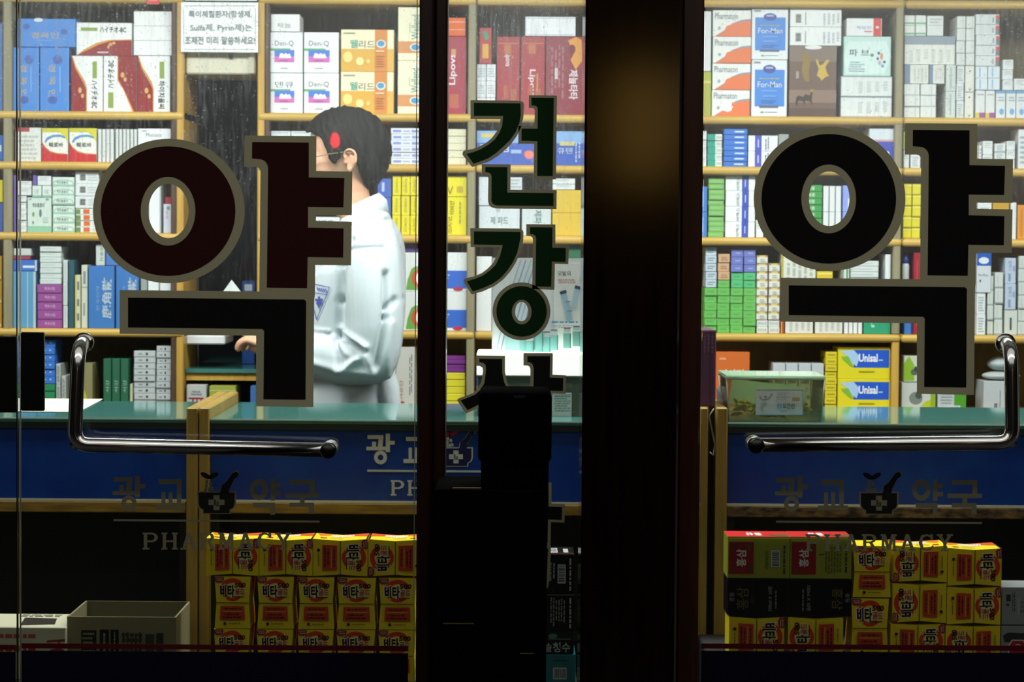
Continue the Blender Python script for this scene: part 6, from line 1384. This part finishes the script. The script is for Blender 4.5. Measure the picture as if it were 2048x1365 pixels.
S.update({
 'ginA': ('8f9426', [('R', .02, .12, .42, .9, '8e1216'), ('T', '홍삼', .14, .30, .30, .72, 'e2dcd4', -90, .02), ('P', [(.06, .2), (.16, .16), (.12, .3)], '5a3a20'), ('P', [(.26, .18), (.38, .2), (.36, .36)], '5a4a24'), ('P', [(.06, .7), (.14, .84), (.08, .86)], '5a4a24'), ('P', [(.3, .78), (.38, .66), (.38, .86)], '4a4a24'), ('R', .44, 0, .445, 1, '6c7020'), ('B', .70, .32, .84, .72, 90), ('L', .60, .25, .66, .8, 2, '5c6024', -90), ('L', .88, .2, .94, .9, 1, '3c4014', -90), ('R', 0, .0, 1, .05, 'c4c83c')]),
 'ginB': ('8f9426', [('R', .02, .12, .42, .9, '8e1216'), ('T', '홍삼', .14, .30, .30, .72, 'e2dcd4', -90, .02), ('P', [(.26, .18), (.38, .2), (.36, .36)], '5a4a24'), ('P', [(.06, .7), (.14, .84), (.08, .86)], '5a4a24'), ('L', .56, .15, .84, .9, 6, '5c6024', -90), ('L', .88, .15, .94, .85, 1, '3c4014', -90), ('R', .47, .4, .54, .42, '3c4014'), ('R', 0, .0, 1, .05, 'c4c83c')]),
 'blkA': ('060605', [('T', '광동', .03, .36, .11, .62, '9a9a90', -90), ('T', '홍삼', .14, .22, .34, .82, '5e552c', -90, .01), ('T', '100ml X 10병', .65, .2, .72, .86, 'a4a49a', -90), ('L', .76, .2, .80, .85, 1, '84847a', -90), ('T', '골드', .37, .4, .43, .65, '3c3620', -90)]),
 'blkB': ('060605', [('T', '광동', .90, .36, .97, .62, '9a9a90', 90), ('T', '홍삼', .68, .22, .86, .82, '5e552c', 90, .01), ('T', '100ml X 10병', .27, .16, .34, .84, 'a4a49a', 90), ('L', .19, .2, .23, .85, 1, '84847a', 90)]),
 'grycar': ('8a908c', [('L', .28, .1, .38, .7, 2, '3c4040', 90), ('R', .12, .2, .24, .38, '2c3030'), ('R', .12, .44, .2, .5, '3c4040'), ('L', .5, .35, .95, .7, 3, '6a706c'), ('R', .46, .3, .48, .72, 'c0c4c0')]),
 'gryoct': ('8a908c', [('P', [(.05, .3), (.2, .2), (.6, .22), (.8, .15), (.78, .5), (.1, .5)], '2c2c2c'), ('P', [(.3, .42), (.62, .42), (.74, .6), (.74, .85), (.62, .98), (.3, .98), (.2, .85), (.2, .6)], 'e0dcd8'), ('P', [(.32, .45), (.6, .45), (.71, .61), (.71, .84), (.6, .95), (.32, .95), (.23, .84), (.23, .61)], 'a41c20'), ('T', '우', .38, .55, .56, .75, 'e8e0dc')]),
 'midA': ('050505', [('B', .66, .26, .82, .74, 90), ('L', .48, .2, .62, .76, 2, '8c8c84', 90), ('L', .88, .1, .95, .92, 1, 'a4a49c', 90), ('R', 0, 0, 1, .02, '5a5a54')]),
 'midB': ('050505', [('L', .50, .08, .82, .88, 6, '7c7c74', 90), ('L', .88, .08, .95, .92, 1, 'a4a49c', 90), ('R', 0, 0, 1, .02, '6a6a64')]),
 'midC': ('0c1c14', [('T', '솔', .40, .52, .54, .92, '9aa8a0', 0, .02), ('T', '청수', .56, .48, .92, .94, 'a8b4ac', 0, .02), ('E', .56, .20, .09, .12, '5c7468'), ('R', .46, .3, .94, .36, '3c6450')]),
 'midD': ('17696c', [('B', .40, .35, .76, .66, 0), ('R', .3, .86, .7, .9, '104c50'), ('R', .4, .14, .8, .18, '104c50'), ('R', 0, 0, 1, .03, '2a8488')]),
})
D_ = [(1455, 1073.5, 1579.5, 1158, 'ginA', 'olive and red ginseng carton with a barcode, nearest the worn plank', 'ginseng_carton', None), (1580.5, 1074, 1703, 1159, 'ginB', 'olive and red ginseng carton beside the narrow upright pair', 'ginseng_carton', None),
      (1455, 1158.5, 1579, 1233, 'blkA', 'black ginseng carton with sideways white text, nearest the worn plank', 'ginseng_carton', None), (1580, 1159.5, 1703, 1234, 'blkB', 'black ginseng carton turned the other way, beside the narrow upright pair', 'ginseng_carton', None),
      (2004, 1174, 2075, 1251, 'grycar', 'grey-white carton with small print above the red octagon', 'medicine_carton', None), (2002, 1252, 2074, 1314, 'gryoct', 'grey-white carton with a red octagon', 'medicine_carton', ZR)]
for x0, y0, x1, y1, st_, lab, nm, z in D_:
    a, b = at(x0, y0, YV), at(x1, y1, YV); zb = b.z if z is None else z
    o = bpy.data.objects.new(nm, carton_mesh(b.x - a.x - .001, a.z - zb - .0006, .105, st_)); COL.objects.link(o); o.location = ((a.x + b.x) / 2, YV, zb); tag(o, lab, 'box')
    if st_ in ('ginA', 'ginB'):
        q = MB(); w, h = (b.x - a.x - .001), (a.z - zb - .0006)
        prints(q, [('R', 0, 0, 1, 1, 'c01c18'), ('T', '홍삼', .32, .3, .58, .8, 'ece4dc', 180, .03), ('P', [(.64, .6), (.98, .5), (.98, .95), (.8, .9)], '6c4a24')], lambda u, v, L: ((u - .5) * w, (1 - v) * .105, h + .0003 * (L + 1)))
        q.build('printed_lid', o, (0, 0, 0))
for x0, y0, x1, y1, st_, lab, z in ((1050, 1108, 1149, 1188.5, 'midA', 'black carton with a barcode, topmost behind the black stand', None), (1050, 1189, 1149, 1263, 'midB', 'black carton with columns of fine print behind the black stand', None), (1052, 1263.5, 1148, 1308.5, 'midC', 'dark green carton with white Korean title behind the black stand', None), (1076, 1309, 1151, 1384, 'midD', 'teal carton with a barcode at the foot of the black cartons', ZMID)):
    a, b = at(x0, y0, YV), at(x1, y1, YV); zb = b.z if z is None else z
    o = bpy.data.objects.new('medicine_carton', carton_mesh(b.x - a.x - .001, a.z - zb - .0006, .13, st_)); COL.objects.link(o); o.location = ((a.x + b.x) / 2, YV, zb); tag(o, lab, 'box')
    if st_ == 'midA':
        q = MB(); w, h = (b.x - a.x - .001), (a.z - zb - .0006)
        prints(q, [('B', .45, .2, .66, .8, 180), ('R', .78, .3, .88, .8, 'b0b0a8'), ('R', .3, .9, .98, .95, '7a2418')], lambda u, v, L: ((u - .5) * w, (1 - v) * .13, h + .0003 * (L + 1)))
        q.build('printed_lid', o, (0, 0, 0))

# open carton and flat carton
a, b, = at(134, 1234, 5.45), at(352, 1364, 5.45)
co = empty('open_carton', ((a.x + b.x) / 2, 5.57, ZL), 'open cardboard carton with dark print standing on the platform by the brown planks', 'box')
M_KR = mat('77714e', .8); M_KRI = mat('5e593e', .8)
z1 = a.z; yb = 5.69; t = .004
q = MB(); q.box((a.x, 5.45, ZL + .0005), (b.x, 5.45 + t, z1), M_KR)
prints(q, [('R', .13, .36, .27, 1, '1c2418'), ('L', .14, .4, .26, .98, 5, '84805c'), ('R', .30, .34, .385, 1, '16180f'), ('R', .40, .34, .475, 1, '16180f'), ('L', .325, .4, .36, .95, 1, '8a865f', 90), ('L', .425, .4, .45, .95, 1, '8a865f', 90), ('L', .49, .4, .69, .98, 4, '2a2a1c'), ('L', .5, .4, .69, .98, 5, '2a2a1c', 90), ('R', .72, .45, .80, 1, '2c3428'), ('R', .82, .42, .885, 1, '24281c')],
       lambda u, v, L: (a.x + u * (b.x - a.x), 5.4497 - .0003 * L, z1 - v * .6 * (z1 - ZL)))
q.build('front_panel', co)
q = MB(); q.box((a.x, yb - t, ZL + .0005), (b.x, yb, z1), M_KRI); q.build('rear_panel', co)
for x in (a.x, b.x - t):
    q = MB(); q.box((x, 5.45 + t, ZL + .0005), (x + t, yb - t, z1), M_KR); q.build('side_panel', co)
q = MB(); q.box((a.x + t, 5.45 + t, ZL + .0005), (b.x - t, yb - t, ZL + .004), M_KRI); q.build('bottom_panel', co)
fa, fb = at(-60, 1254, 5.43), at(132, 1302, 5.43)
q = MB(); q.box((fa.x, 5.43, ZL + .0005), (fb.x, 5.62, fa.z), mat('b4b294', .7), .002)
prints(q, [('P', [(.78, .62), (.84, .42), (.9, .4), (.92, .28), (.94, .28), (.95, .4), (1.0, .46), (.98, .62)], '8c2a20') , ('P', [(.80, .25), (.99, .22), (.99, .27), (.80, .29)], '8c2a20'), ('L', .3, .3, .74, .52, 1, '8c2a20'), ('L', .3, .1, .74, .24, 1, 'a04038')], lambda u, v, L: (fa.x + u * (fb.x - fa.x), 5.4297 - .0003 * L, fa.z - v * (fa.z - ZL)))
prints(q, [('P', [(.45, .3), (.8, .35), (.85, .8), (.5, .9)], '2a2418'), ('L', .35, .05, .9, .25, 2, '4a4430'), ('R', .88, .1, .99, .2, '8c3a24')], lambda u, v, L: (fa.x + u * (fb.x - fa.x), 5.62 - v * .19, fa.z + .0003 * (L + 1)))
tag(q.build('flat_carton'), 'flat pale carton with a red mushroom print, crossed by the glass joint', 'box')

# ---------------------------------------------------------------- lamps out in the street that mirror in the glass
def mirrored(px, py, T, yg=YG):
    p = at(px, py, 1.0) - EYE
    return Vector((p.x * T, 2 * yg - T, EYE.z + p.z * T))
def streetlamp(name, label, px, py, T, rx, rz, hexc, st_, yg=YG):
    c = mirrored(px, py, T, yg); e = empty(name, (c.x, c.y, -.03), kind='structure')
    q = MB(); q.ell((c.x, c.y, c.z), (rx, .02, rz), emis('glow_' + hexc, hexc, st_), 20, 12); q.build('lens', e)
    q = MB(); q.box((c.x - rx - .05, c.y - .2, c.z - rz - .06), (c.x + rx + .05, c.y - .024, c.z + rz + .06), mat('101010', .6), .01); q.build('housing', e)
    q = MB(); q.tube([(c.x, c.y - .12, -.03), (c.x, c.y - .12, c.z - rz - .06)], .04, mat('1a1a1a', .6), 14); q.build('pole', e)
streetlamp('signal_lamp', 'red signal lamp across the street, mirrored in the glass beside the ear', 670, 281, 20, .036, .060, 'ff1428', 28)
streetlamp('signal_lamp', 'orange-red lamp across the street, mirrored in the narrow pane', 1060, 312, 20, .030, .030, 'ff5a3c', 14)
streetlamp('street_light', 'white lamp across the street, mirrored in the door by the orange swoosh boxes', 1455, 213, 20, .034, .036, 'fffdf4', 60)
c = mirrored(1288, 250, 20, 4.44)
sg = empty('added_glow_panel', (c.x, c.y, -.03), kind='structure')  # unseen glowing panel added for the warm reflection on the pillar
q = MB(); q.box((c.x - .24, c.y - .02, c.z - .42), (c.x + .24, c.y, c.z + .42), emis('added_warm_glow', 'ffc45c', 2.2)); q.build('lit_panel', sg)
q = MB(); q.box((c.x - .28, c.y - .14, c.z - .46), (c.x + .28, c.y - .022, c.z + .46), mat('141414', .6)); q.build('glow_panel_case', sg)
q = MB(); q.tube([(c.x, c.y - .08, -.03), (c.x, c.y - .08, c.z - .46)], .05, mat('1a1a1a', .6), 14); q.build('pole', sg)
